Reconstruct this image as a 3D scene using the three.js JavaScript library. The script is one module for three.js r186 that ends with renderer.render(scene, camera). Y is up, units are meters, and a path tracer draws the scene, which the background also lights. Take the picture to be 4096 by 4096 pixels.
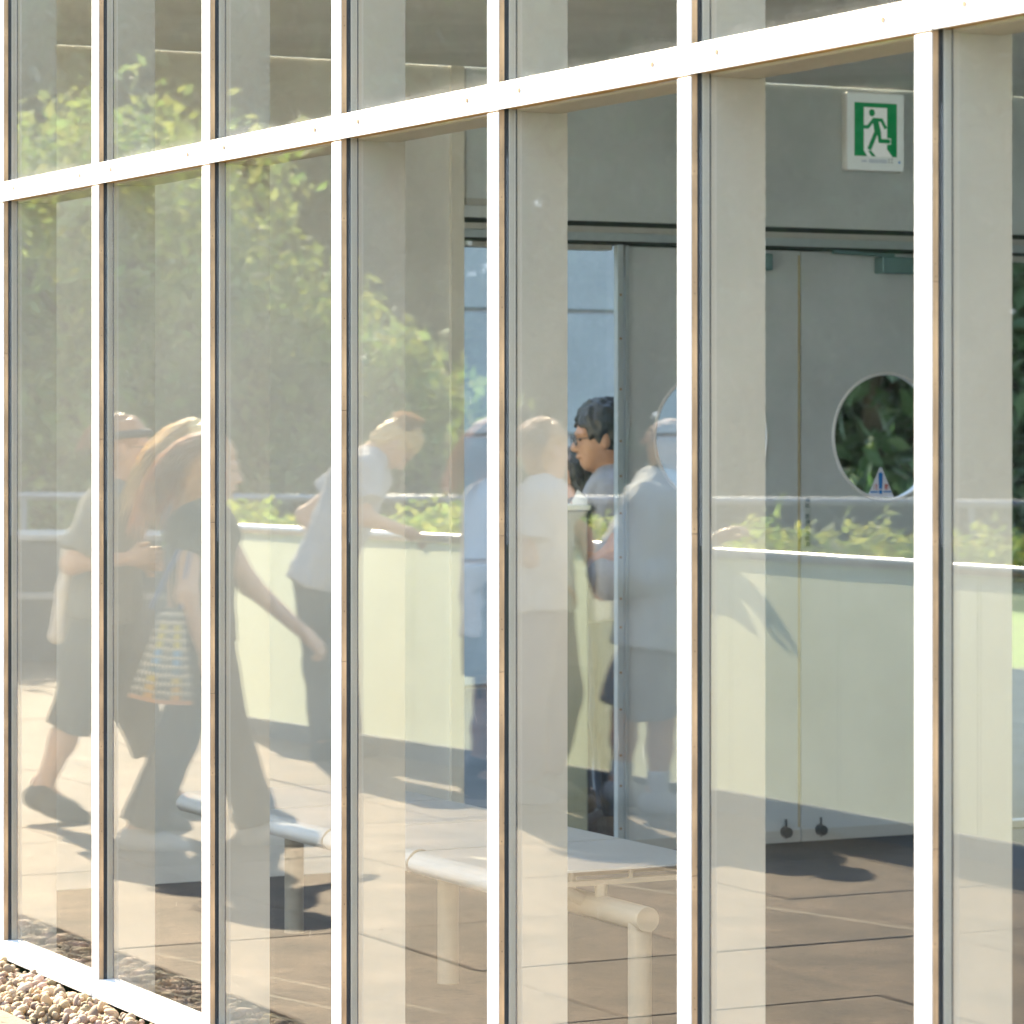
import * as THREE from 'three';
import { mergeGeometries } from 'three/addons/utils/BufferGeometryUtils.js';
import { RoundedBoxGeometry } from 'three/addons/geometries/RoundedBoxGeometry.js';
import { ImprovedNoise } from 'three/addons/math/ImprovedNoise.js';

// World: x runs along the glass facade (towards the viewer), y up, z outwards from the facade.
const scene = new THREE.Scene();

// ---------- camera ----------
const camera = new THREE.PerspectiveCamera(17.07, 1, 0.1, 400);
camera.position.set(9.934, 1.6, 3.347);
camera.lookAt(9.934 - 0.89, 1.6, 3.347 - 0.4556);
camera.setViewOffset(1024, 1024, 0, 81.6, 1024, 1024);   // lens shift: verticals stay vertical
camera.focus = 8.4;
camera.userData.fStop = 7.5;

// ---------- sky ----------
const SUN = new THREE.Vector3(-1.5, 1.1, 0.36).normalize();
{
  const W = 256, H = 128, d = new Float32Array(W * H * 4);
  for (let j = 0; j < H; j++) for (let i = 0; i < W; i++) {
    const el = (j + 0.5) / H * Math.PI - Math.PI / 2, az = ((i + 0.5) / W - 0.5) * 2 * Math.PI;
    const v = new THREE.Vector3(Math.cos(el) * Math.cos(az), Math.sin(el), Math.cos(el) * Math.sin(az));
    const h = Math.pow(1 - Math.max(0, v.y), 3), c = Math.max(0, v.dot(SUN));
    const glow = 0.35 * Math.pow(c, 12) + 0.5 * Math.pow(c, 80);
    const k = (j * W + i) * 4;
    d[k] = 0.20 + 0.36 * h + glow; d[k + 1] = 0.30 + 0.32 * h + glow * 0.93; d[k + 2] = 0.47 + 0.20 * h + glow * 0.8; d[k + 3] = 1;
  }
  const sky = new THREE.DataTexture(d, W, H, THREE.RGBAFormat, THREE.FloatType);
  sky.mapping = THREE.EquirectangularReflectionMapping;
  sky.magFilter = THREE.LinearFilter; sky.needsUpdate = true;
  scene.background = sky; scene.environment = sky;
}
// ---------- sun ----------
const sun = new THREE.DirectionalLight(new THREE.Color(1.0, 0.85, 0.60), 5.0);
sun.position.copy(SUN).multiplyScalar(60);
sun.castShadow = true;
sun.shadow.mapSize.set(4096, 4096);
Object.assign(sun.shadow.camera, { left: -30, right: 30, top: 30, bottom: -30, near: 1, far: 140 });
sun.shadow.bias = -0.0005;
scene.add(sun, sun.target);

const renderer = new THREE.WebGLRenderer({ antialias: true });
renderer.setSize(1024, 1024);
renderer.toneMapping = THREE.LinearToneMapping;
renderer.toneMappingExposure = 7.3;
renderer.shadowMap.enabled = true;

// ---------- helpers ----------
let seed = 20240611;
const rnd = () => { seed = (seed + 0x6D2B79F5) | 0; let t = Math.imul(seed ^ (seed >>> 15), 1 | seed); t = (t + Math.imul(t ^ (t >>> 7), 61 | t)) ^ t; return ((t ^ (t >>> 14)) >>> 0) / 4294967296; };
const rr = (a, b) => a + (b - a) * rnd();
const V = (x, y, z) => new THREE.Vector3(x, y, z);
const lin = (r, g, b) => new THREE.Color().setRGB(r, g, b);
const noise = new ImprovedNoise();
const taken = {};
const numbered = n => { const k = taken[n] = (taken[n] ?? -1) + 1; return k ? n + '_' + String(k).padStart(3, '0') : n; };
function shadow(o) { o.castShadow = true; o.receiveShadow = true; return o; }
function thing(name, label, category, x = 0, y = 0, z = 0, turn = 0, group) {
  const o = new THREE.Group(); o.name = numbered(name); o.position.set(x, y, z); o.rotation.y = turn;
  o.userData = { label, category }; if (group) o.userData.group = group;
  scene.add(o); return o;
}
function part(parent, name, geo, mat, label) {
  const m = shadow(new THREE.Mesh(geo, mat)); m.name = name; if (label) m.userData.label = label; parent.add(m); return m;
}
function structure(name, geo, mat) { const m = part(scene, name, geo, mat); m.userData.kind = 'structure'; return m; }
function sub(parent, name) { const g = new THREE.Group(); g.name = name; parent.add(g); return g; }
function metreUV(g) {   // uv in metres, along the two axes that each face spans
  g = g.index ? g.toNonIndexed() : g; if (!g.attributes.normal) g.computeVertexNormals();
  const p = g.attributes.position, uv = new Float32Array(p.count * 2), a = V(), b = V(), c = V();
  for (let i = 0; i < p.count; i += 3) {
    a.fromBufferAttribute(p, i); b.fromBufferAttribute(p, i + 1); c.fromBufferAttribute(p, i + 2);
    const n = b.clone().sub(a).cross(c.clone().sub(a)), x = Math.abs(n.x), y = Math.abs(n.y), z = Math.abs(n.z);
    [a, b, c].forEach((v, k) => { const [u, w] = x >= y && x >= z ? [v.z, v.y] : y >= z ? [v.x, v.z] : [v.x, v.y]; uv[(i + k) * 2] = u; uv[(i + k) * 2 + 1] = w; });
  }
  g.setAttribute('uv', new THREE.BufferAttribute(uv, 2)); return g;
}
const box = (x0, x1, y0, y1, z0, z1) => metreUV(new THREE.BoxGeometry(x1 - x0, y1 - y0, z1 - z0).translate((x0 + x1) / 2, (y0 + y1) / 2, (z0 + z1) / 2));
const rbox = (x0, x1, y0, y1, z0, z1, r = 0.004, seg = 2) => metreUV(new RoundedBoxGeometry(x1 - x0, y1 - y0, z1 - z0, seg, r).translate((x0 + x1) / 2, (y0 + y1) / 2, (z0 + z1) / 2));
const tube = (pts, r, radial = 8, seg) => metreUV(new THREE.TubeGeometry(new THREE.CatmullRomCurve3(pts.map(p => Array.isArray(p) ? V(...p) : p)), seg ?? Math.max(2, pts.length * 4), r, radial));
function rod(a, b, ra, rb = ra, radial = 16) {
  const d = b.clone().sub(a), g = new THREE.CylinderGeometry(rb, ra, d.length(), radial);
  g.translate(0, d.length() / 2, 0).applyQuaternion(new THREE.Quaternion().setFromUnitVectors(V(0, 1, 0), d.normalize())).translate(a.x, a.y, a.z);
  return metreUV(g);
}
const join = list => mergeGeometries(list.map(g => { g = g.index ? g.toNonIndexed() : g; for (const k of Object.keys(g.attributes)) if (!['position', 'normal', 'uv'].includes(k)) g.deleteAttribute(k); return g; }));

// tileable value noise -> textures
const lattice = new Float32Array(65536).map(() => rnd());
function vnoise(x, y, per) {
  const xi = Math.floor(x), yi = Math.floor(y), fx = x - xi, fy = y - yi, sx = fx * fx * (3 - 2 * fx), sy = fy * fy * (3 - 2 * fy);
  const at = (i, j) => lattice[(((j % per) + per) % per) * 251 + (((i % per) + per) % per) * 7 & 65535];
  return (at(xi, yi) * (1 - sx) + at(xi + 1, yi) * sx) * (1 - sy) + (at(xi, yi + 1) * (1 - sx) + at(xi + 1, yi + 1) * sx) * sy;
}
function fbm(u, v, per, oct) { let s = 0, a = 0.5, t = 0; for (let o = 0; o < oct; o++) { s += a * vnoise(u * per, v * per, per); t += a; a *= 0.55; per *= 2; } return s / t; }
function texture(n, f, srgb = true, metres = 1) {
  const d = new Uint8Array(n * n * 4);
  for (let j = 0; j < n; j++) for (let i = 0; i < n; i++) { const c = f(i / n, j / n), k = (j * n + i) * 4; for (let q = 0; q < 4; q++) d[k + q] = Math.max(0, Math.min(255, 255 * (c[q] ?? 1))); }
  const t = new THREE.DataTexture(d, n, n); t.wrapS = t.wrapT = THREE.RepeatWrapping; t.magFilter = THREE.LinearFilter; t.minFilter = THREE.LinearMipmapLinearFilter; t.generateMipmaps = true;
  if (srgb) t.colorSpace = THREE.SRGBColorSpace; t.repeat.set(1 / metres, 1 / metres); t.needsUpdate = true; return t;
}
const grey = (lo, hi, per, oct, n = 256) => (m, srgb) => texture(n, (u, v) => { const g = lo + (hi - lo) * fbm(u, v, per, oct); return [g, g, g]; }, srgb, m);
const grain = grey(0.78, 1.0, 24, 4)(0.9, true);
const mottle = grey(0.7, 1.0, 5, 5, 512)(2.3, true);
const faint = grey(0.9, 1.0, 6, 5)(1.7, true);
const relief = grey(0, 1, 48, 3)(0.5, false);
const weave = texture(64, (u, v) => { const g = 0.82 + 0.1 * Math.sin(u * 16 * Math.PI) * Math.sin(v * 16 * Math.PI) + 0.08 * fbm(u, v, 8, 2); return [g, g, g]; }, true, 0.05);
const M = (r, g, b, o = {}) => new THREE.MeshStandardMaterial({ color: lin(r, g, b), roughness: 0.6, ...o });
const MP = (r, g, b, o = {}) => new THREE.MeshPhysicalMaterial({ color: lin(r, g, b), roughness: 0.6, ...o });
// ---------- materials of the building ----------
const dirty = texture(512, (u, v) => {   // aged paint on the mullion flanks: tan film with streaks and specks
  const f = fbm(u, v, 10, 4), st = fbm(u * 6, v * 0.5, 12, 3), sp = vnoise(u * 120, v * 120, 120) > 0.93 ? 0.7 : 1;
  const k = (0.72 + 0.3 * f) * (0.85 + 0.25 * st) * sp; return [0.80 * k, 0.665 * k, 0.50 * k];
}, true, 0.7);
const mat = {
  white: M(0.82, 0.80, 0.78, { roughness: 0.45, map: faint }),
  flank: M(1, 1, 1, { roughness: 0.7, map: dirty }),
  soffit: M(0.62, 0.37, 0.10, { roughness: 0.7, map: mottle }),
  gasket: M(0.02, 0.022, 0.024, { roughness: 0.7 }),
  bead: M(0.50, 0.48, 0.42, { roughness: 0.5 }),
  fin: M(0.66, 0.59, 0.49, { roughness: 0.55, map: faint }),
  wall: M(0.88, 0.85, 0.78, { roughness: 0.8, map: faint }),
  ceiling: M(0.84, 0.84, 0.82, { roughness: 0.9, map: faint }),
  door: M(0.60, 0.63, 0.63, { roughness: 0.5, map: faint }),
  trim: M(0.45, 0.44, 0.40, { roughness: 0.5 }),
  steel: M(0.42, 0.47, 0.48, { roughness: 0.45, metalness: 0.3 }),
  dark: M(0.03, 0.035, 0.035, { roughness: 0.6 }),
  floor: M(0.026, 0.026, 0.026, { roughness: 0.75, map: mottle, bumpMap: relief, bumpScale: 0.0006 }),
  roof: M(0.5, 0.5, 0.5, { roughness: 0.9 }),
  brass: M(0.3, 0.2, 0.12, { roughness: 0.5, metalness: 0.5 }),
  glass: MP(0.955, 0.97, 0.965, { roughness: 0, transmission: 1, thickness: 0, ior: 1.52, transparent: true }),
  clear: MP(0.95, 0.965, 0.965, { roughness: 0, transmission: 1, thickness: 0, ior: 1.5, transparent: true }),
};
// ---------- glass facade ----------
const BAY = 0.832, FIRST = -2, LAST = 14, TOP = 3.25, TR0 = 2.296, TR1 = 2.355;
const facade = thing('glass_facade', 'white framed glass curtain wall mirroring people, trees and a balustrade', 'facade');
for (let i = FIRST; i <= LAST; i++) {
  const x1 = i * BAY, x0 = x1 - 0.052, m = sub(facade, 'mullion');
  part(m, 'front_cap', join([rbox(x0, x1, -0.02, TR0 - 0.005, -0.004, 0, 0.0018), rbox(x0, x1, TR0 - 0.001, TOP, -0.004, 0, 0.0015)]), mat.white);
  // the flanks are covered in lengths that butt together
  const cuts = [0, rr(0.5, 1.1), rr(1.3, 1.9), TR0, TOP];
  part(m, 'flank_strip', join(cuts.slice(1).map((y, k) => box(x0 + 0.003, x1 - 0.003, cuts[k] + 0.001, y, -0.0175, -0.004))), mat.flank);
  part(m, 'gasket', join([box(x0 + 0.0045, x1 - 0.0045, 0, TOP, -0.029, -0.0175), box(x0 + 0.004, x1 - 0.004, 0, TOP, -0.0494, -0.0445)]), mat.gasket);
  part(m, 'glazing_bead', box(x0 + 0.002, x1 - 0.002, 0, TOP, -0.0444, -0.0291), mat.bead);
  part(m, 'inner_fin', box(x0 + 0.001, x1 - 0.001, 0, TOP, -0.172, -0.0495), mat.fin);
  if (i === LAST) continue;
  const a = x1, b = x1 + BAY - 0.052, t = sub(facade, 'transom');
  part(t, 'cover_plate', rbox(a + 0.003, b - 0.003, TR0, TR1, -0.005, -0.0012, 0.0012), mat.white);
  part(t, 'rail_core', box(a + 0.0005, b - 0.0005, TR0 + 0.003, TR1 - 0.003, -0.046, -0.0052), mat.soffit);
  part(t, 'inner_rail', box(a - 0.0003, b + 0.0003, TR0 - 0.002, TR1 + 0.002, -0.155, -0.048), mat.fin);
  for (const x of [a + 0.1, b - 0.1]) part(t, 'screw', new THREE.CylinderGeometry(0.0055, 0.0055, 0.002, 10).rotateX(Math.PI / 2).translate(x, (TR0 + TR1) / 2 + 0.004, -0.0005), mat.brass);
  for (const [y0, y1] of [[0.045, TR0 - 0.001], [TR1 + 0.001, TOP - 0.02]]) {   // no two panes sit quite true
    const w = b - a + 0.008, h = y1 - y0, p = part(facade, 'glass_pane', metreUV(new THREE.BoxGeometry(w, h, 0.007)), mat.glass);
    p.position.set((a + b) / 2, (y0 + y1) / 2, -0.027); p.rotation.set(rr(-0.0003, 0.0003), rr(-0.0009, 0.0009), 0);
  }
  const sl = sub(facade, 'sill');
  part(sl, 'sill_cap', rbox(a + 0.001, b - 0.001, 0.024, 0.05, -0.06, -0.0015, 0.003), mat.white);
  part(sl, 'sill_base', rbox(a + 0.001, b - 0.001, -0.004, 0.0225, -0.05, 0.006, 0.003), mat.white);
}
part(facade, 'fascia', box(FIRST * BAY - 0.06, LAST * BAY + 0.01, TOP + 0.001, TOP + 0.4, -0.18, 0.0), mat.white);
// dust caught along the foot of the upper panes
{
  const list = [];
  for (let i = FIRST; i < LAST; i++) {
    const a = i * BAY, b = a + BAY - 0.052;
    for (let k = 0; k < (i > -2 && i < 4 ? 6500 : i < 7 ? 3200 : 300); k++) {
      const x = rr(a, b), h = TR1 - 0.013 * Math.log(rr(0.01, 1)) * Math.pow(fbm(x * 0.7 + 0.13, 0.3, 9, 3) * 1.7, 2);
      const r = rr(0.00018, 0.00045), g = new THREE.CircleGeometry(r, 4); g.rotateZ(rr(0, 3)); g.translate(x, h + 0.001, -0.0216); list.push(g);
    }
    for (let k = 0; k < 3; k++) { const g = new THREE.PlaneGeometry(rr(0.0002, 0.0004), rr(0.008, 0.03)); g.rotateZ(rr(-0.9, 0.9) * rnd()); g.translate(rr(a, b), rr(0.1, 2.25), -0.0216); list.push(g); }
    for (let k = 0; k < 14; k++) { const g = new THREE.CircleGeometry(rr(0.0003, 0.0005), 5); g.scale(1, rr(1, 3), 1); g.rotateZ(rr(-0.5, 0.5)); g.translate(rr(a, b), rr(0.1, 2.2), -0.0216); list.push(g); }
  }
  const d = part(facade, 'dust', join(list), M(0.8, 0.79, 0.76, { roughness: 1, side: THREE.DoubleSide })); d.userData.kind = 'stuff';
}
// ---------- shell of the room behind the glass ----------
const XW = -1.327, XE = LAST * BAY - 0.1, ZB = -7.6, CEIL = 2.94;
structure('interior_floor', box(XW - 0.0, XE, -0.2, 0.002, ZB, -0.052), mat.floor);
structure('ceiling', box(XW + 0.002, XE, CEIL, CEIL + 0.16, ZB, -0.176), mat.ceiling);
structure('roof', box(XW - 0.22, XE + 0.2, TOP + 0.12, TOP + 0.36, ZB - 0.2, -0.181), mat.roof);
structure('wall_back', box(XW - 0.14, XE + 0.2, 0.003, TOP + 0.1, ZB - 0.2, ZB - 0.001), mat.wall);
// unseen window wall, added to fill the room with cool light
{
  const g = thing('added_window_wall', 'unseen white end wall of tall windows added to light the room', 'wall');
  const n = 6, w = (-0.18 - ZB) / n;
  for (let i = 0; i < n; i++) {
    const a = ZB + i * w;
    part(g, 'pier', box(XE, XE + 0.12, 0.003, CEIL - 0.001, a, a + 0.08), mat.wall);
    part(g, 'added_window_pane', box(XE + 0.05, XE + 0.058, 0.012, CEIL - 0.002, a + 0.081, a + w - 0.001), mat.clear);
  }
  part(g, 'lintel', box(XE, XE + 0.12, CEIL + 0.001, TOP + 0.1, ZB, -0.18), mat.wall);
}
// ---------- partition with doors across the end of the room ----------
{
  const T = thing('door_partition', 'white partition with glazed panel and double porthole doors across the room end', 'partition');
  const zz = t => -t, W = (t0, t1, y0, y1, d = 0, f = 0) => box(XW - 0.14 + d, XW - f, y0, y1, zz(t1), zz(t0));
  const HD = 2.30, HT = 2.384;
  part(T, 'wall_panel', W(0.174, 2.16, 0.003, CEIL - 0.001), mat.wall);  // lighter, warmer colour stands in for stronger light near the glass
  part(T, 'wall_panel', W(2.215, 7.59, HT + 0.002, CEIL - 0.001), M(0.66, 0.70, 0.70, { roughness: 0.8, map: faint }));  // same white wall; cooler colour paints in the cooler light, as on the doors
  part(T, 'jamb', box(XW - 0.14, XW + 0.012, 0.003, CEIL - 0.001, zz(2.2145), zz(2.161)), M(0.84, 0.79, 0.68, { roughness: 0.6, map: faint }));
  part(T, 'cable_cover', join([box(XW + 0.0005, XW + 0.02, 2.43, 2.455, -2.37, -2.222), box(XW + 0.0005, XW + 0.006, 2.455, CEIL - 0.01, -2.226, -2.2155)]), mat.trim);
  part(T, 'header_gap', join([box(XW - 0.13, XW - 0.012, HT - 0.018, HT + 0.001, -7.59, zz(2.2145)), box(XW - 0.13, XW + 0.006, HD + 0.002, HD + 0.012, -7.59, zz(2.2145))]), mat.dark);  // upper strip: dark colour painted in for the shadow gap; lower strip: seal
  part(T, 'header_rail', box(XW - 0.13, XW + 0.01, HD + 0.0125, HT - 0.041, -7.59, zz(2.2145)), mat.steel);
  part(T, 'header', join([box(XW - 0.14, XW + 0.016, HT - 0.0405, HT - 0.0185, -7.59, zz(2.2145)), box(XW - 0.13, XW - 0.075, HD - 0.03, HD + 0.0015, -4.425, zz(2.92))]), mat.trim);
  // glazed panel on the left of the doors
  const gp = sub(T, 'glazed_panel');
  part(gp, 'panel_frame', join([W(2.2155, 2.228, 0.003, HD, 0.04, 0.03), W(2.229, 2.858, HD - 0.02, HD, 0.04, 0.03), W(2.229, 2.858, 0.003, 0.03, 0.04, 0.03)]), mat.trim);
  part(gp, 'panel_glass', metreUV(new THREE.PlaneGeometry(0.628, HD - 0.052).rotateY(Math.PI / 2).translate(XW - 0.07, (HD + 0.01) / 2, -2.5428)), mat.clear);
  // post between panel and doors, with rusty bolt heads
  const po = sub(T, 'door_post');
  part(po, 'steel_post', rbox(XW - 0.02, XW + 0.01, 0.003, HD, -2.886, -2.859, 0.003), mat.steel);
  part(po, 'post_groove', box(XW - 0.06, XW - 0.03, 0.003, HD, -2.9, -2.8865), mat.dark);
  part(po, 'post_flange', rbox(XW - 0.03, XW - 0.004, 0.003, HD, -2.918, -2.9005, 0.003), mat.steel);
  for (let y = 0.1; y < 2.25; y += rr(0.1, 0.2)) part(po, 'bolt_head', new THREE.CylinderGeometry(0.0045, 0.0045, 0.004, 8).rotateZ(Math.PI / 2).translate(XW + 0.011, y, -2.872), M(0.3, 0.17, 0.06, { roughness: 0.9 }));
  // two leaves, each with a round window
  const sticker = markings();
  [[2.92, 3.684], [3.688, 4.425]].forEach(([t0, t1], k) => {
    const D = sub(T, 'door_leaf'), c = k ? 4.085 : 3.285, cy = 1.575, R = 0.25;
    const s = new THREE.Shape([[-t1, 0.012], [-t0, 0.012], [-t0, HD - 0.006], [-t1, HD - 0.006]].map(p => new THREE.Vector2(...p)));
    s.holes.push(new THREE.Path().absarc(-c, cy, R, 0, Math.PI * 2, true));
    // extruded in the z-y plane, then stood across the room
    const slab = new THREE.ExtrudeGeometry(s, { depth: 0.05, bevelEnabled: false, curveSegments: 48 }).rotateY(-Math.PI / 2);
    slab.translate(XW - 0.02, 0, 0);
    part(D, 'leaf_panel', metreUV(slab), mat.door);
    const ring = new THREE.TorusGeometry(R - 0.001, 0.007, 8, 64).rotateY(Math.PI / 2).translate(XW - 0.0195, cy, -c);
    part(D, 'porthole_ring', metreUV(ring), mat.white);
    part(D, 'porthole_glass', metreUV(new THREE.CircleGeometry(R - 0.003, 48).rotateY(Math.PI / 2).translate(XW - 0.045, cy, -c)), mat.clear);
    const cl = k ? [c + 0.0, c + 0.26] : [t1 - 0.24, t1 - 0.04];
    part(D, 'door_closer', join([rbox(XW - 0.02, XW + 0.045, HD - 0.085, HD - 0.02, k ? -(c + 0.26) : -(t1 - 0.16), k ? -(c - 0.06) : -(t1 - 0.42), 0.006), rod(V(XW + 0.03, HD - 0.015, -cl[0]), V(XW + 0.06, HD - 0.008, -(cl[0] - 0.3)), 0.008)]), M(0.16, 0.26, 0.26, { roughness: 0.4, metalness: 0.4 }));
    const lk = k ? t0 + 0.085 : t1 - 0.07;
    part(D, 'floor_bolt', join([new THREE.CylinderGeometry(0.019, 0.022, 0.03, 20).rotateZ(-Math.PI / 2).translate(XW - 0.004, 0.045, -lk), rod(V(XW - 0.008, 0.02, -lk), V(XW - 0.008, 0.095, -lk), 0.004)]), M(0.06, 0.07, 0.07, { roughness: 0.35, metalness: 0.6 }));
    part(D, 'kick_strip', box(XW - 0.07, XW - 0.016, 0.004, 0.05, -t1 + 0.002, -t0 - 0.002), mat.trim);
    if (!k) part(D, 'edge_strip', box(XW - 0.0199, XW - 0.017, 0.06, HD - 0.02, -t1 + 0.001, -t1 + 0.01), M(0.45, 0.38, 0.24, { roughness: 0.7 }));
    else {
      // column of small dark printed characters beside the meeting edge
      const tape = new THREE.PlaneGeometry(0.034, 0.20).rotateY(Math.PI / 2).translate(XW - 0.0192, 1.245, -(t0 + 0.03));
      part(D, 'printed_notice', tape, M(1, 1, 1, { map: sticker.column, roughness: 0.6 }));
      const sh = new THREE.Shape([[-0.062, 0], [0.062, 0], [0.005, 0.117], [-0.005, 0.117]].map(p => new THREE.Vector2(...p)));
      const tri = new THREE.ShapeGeometry(sh), uv = tri.attributes.uv; for (let i = 0; i < uv.count; i++) uv.setXY(i, uv.getX(i) / 0.124 + 0.5, uv.getY(i) / 0.124);
      tri.rotateY(Math.PI / 2).translate(XW - 0.041, cy - R + 0.012, -c + 0.015);
      const st = part(scene, 'warning_sticker', tri, M(1, 1, 1, { map: sticker.triangle, roughness: 0.5, side: THREE.DoubleSide }));
      st.userData = { label: 'white triangular warning sticker with blue exclamation mark on the porthole', category: 'sticker' };
    }
  });
  // glazed panel beyond the doors
  const g2 = sub(T, 'glazed_panel');
  part(g2, 'panel_frame', join([W(4.427, 4.47, 0.003, HD, 0.04, 0.03), W(4.471, 7.55, HD - 0.02, HD, 0.04, 0.03), W(4.471, 7.55, 0.003, 0.03, 0.04, 0.03), W(7.551, 7.59, 0.003, HD, 0.04, 0.03)]), mat.trim);
  part(g2, 'panel_glass', metreUV(new THREE.PlaneGeometry(3.078, HD - 0.052).rotateY(Math.PI / 2).translate(XW - 0.07, (HD + 0.01) / 2, -6.0105)), mat.clear);
  // exit sign on the wall above
  const E = thing('exit_sign', 'green and white running man exit sign on the wall above the doors', 'sign', XW, 2.612, -3.99);
  part(E, 'housing', rbox(0.0008, 0.045, 0, 0.306, -0.134, 0.134, 0.012, 3), mat.white);
  const pan = new THREE.PlaneGeometry(0.262, 0.3).rotateY(Math.PI / 2).translate(0.0462, 0.153, 0);
  part(E, 'sign_panel', pan, new THREE.MeshStandardMaterial({ map: sticker.exit, roughness: 0.35, emissive: lin(0.03, 0.03, 0.03), emissiveMap: sticker.exit }));
}
function markings() {
  const make = (w, h, draw) => { const c = document.createElement('canvas'); c.width = w; c.height = h; const x = c.getContext('2d'); draw(x); const t = new THREE.CanvasTexture(c); t.colorSpace = THREE.SRGBColorSpace; return t; };
  const exit = make(470, 512, x => {
    x.fillStyle = '#dfe6e4'; x.fillRect(0, 0, 470, 512);
    // picture area: 58..412 across, 62..418 down
    x.save(); x.translate(58, 62); const G = '#008a4e'; x.fillStyle = G; x.fillRect(0, 0, 354, 356);
    x.fillStyle = '#f4f7f5'; x.beginPath(); [[78, 30], [272, 30], [272, 306], [318, 356], [106, 356], [78, 318]].forEach((p, i) => x[i ? 'lineTo' : 'moveTo'](...p)); x.closePath(); x.fill();
    x.fillStyle = G; x.fillRect(272, 30, 82, 250);
    x.fillStyle = G; x.beginPath(); x.arc(146, 66, 24, 0, 7); x.fill();
    x.strokeStyle = G; x.lineJoin = 'round'; x.lineCap = 'butt';
    const line = (w, p) => { x.lineWidth = w; x.beginPath(); p.forEach((q, i) => x[i ? 'lineTo' : 'moveTo'](...q)); x.stroke(); };
    line(24, [[160, 112], [112, 162], [40, 162]]); line(24, [[158, 112], [226, 112], [262, 168]]);
    x.beginPath(); [[148, 100], [196, 104], [222, 200], [218, 216], [164, 216], [166, 190]].forEach((p, i) => x[i ? 'lineTo' : 'moveTo'](...p)); x.closePath(); x.fill();
    line(32, [[180, 196], [122, 312]]);
    x.strokeStyle = '#f4f7f5'; line(42, [[262, 252], [304, 252]]); x.strokeStyle = G; line(28, [[206, 196], [212, 252], [298, 252]]);
    x.fillStyle = G; x.beginPath(); [[112, 320], [142, 320], [178, 356], [146, 356]].forEach((p, i) => x[i ? 'lineTo' : 'moveTo'](...p)); x.closePath(); x.fill();
    x.restore();
    x.fillStyle = '#8fa3bd'; x.fillRect(118, 448, 44, 7); x.fillStyle = '#a9b7c6'; for (let i = 0; i < 9; i++) x.fillRect(180 + i * 17, 436, 11, 26);
    x.fillStyle = '#4c5a58'; for (const [a, b] of [[342, 432], [366, 430], [342, 450], [366, 450]]) x.fillRect(a, b, 9, 9);
    x.fillStyle = '#6f9fd0'; x.beginPath(); x.arc(432, 452, 10, 0, 7); x.fill();
  });
  const triangle = make(256, 256, x => {
    x.fillStyle = '#dcdce6'; x.fillRect(0, 0, 256, 256); x.fillStyle = '#1474c4';
    x.beginPath(); x.moveTo(106, 66); x.quadraticCurveTo(128, 40, 150, 66); x.lineTo(144, 190); x.lineTo(112, 190); x.closePath(); x.fill();
    x.beginPath(); x.arc(128, 214, 18, 0, 7); x.fill();
    x.fillRect(28, 206, 74, 14); x.fillRect(156, 206, 74, 12);
    // the two red characters, stroke by stroke
    x.strokeStyle = '#b8433a'; x.lineWidth = 5;
    const st = (ox, oy, list) => list.forEach(l => { x.beginPath(); for (let i = 0; i < l.length; i += 2) x[i ? 'lineTo' : 'moveTo'](ox + l[i], oy + l[i + 1]); x.stroke(); });
    st(58, 146, [[2, 4, 9, 10], [0, 18, 7, 24], [1, 46, 11, 30], [26, 0, 30, 7], [15, 12, 44, 12], [17, 27, 42, 27], [13, 45, 46, 45], [29, 12, 29, 45]]);
    st(160, 146, [[22, 0, 22, 6], [6, 7, 40, 7], [14, 8, 18, 15], [32, 8, 28, 15], [2, 17, 44, 17], [10, 20, 36, 20, 36, 34, 10, 34, 10, 20], [10, 27, 36, 27], [6, 38, 3, 46], [14, 38, 16, 47, 32, 47, 34, 42], [24, 36, 26, 41], [38, 37, 43, 44]]);
  });
  const column = make(64, 384, x => {
    x.fillStyle = '#b9bdb8'; x.fillRect(0, 0, 64, 384); x.fillStyle = '#22424e';
    for (let k = 0; k < 9; k++) { const y = 14 + k * 41; if (k === 2) continue; x.fillRect(14, y, 36, 5); x.fillRect(14, y + 12, 36, 4); x.fillRect(12, y + 25, 40, 5); x.fillRect(29, y, 6, 30); if (k % 2) x.fillRect(14, y, 5, 26); else x.fillRect(44, y + 4, 5, 22); }
  });
  return { exit, triangle, column };
}
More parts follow.
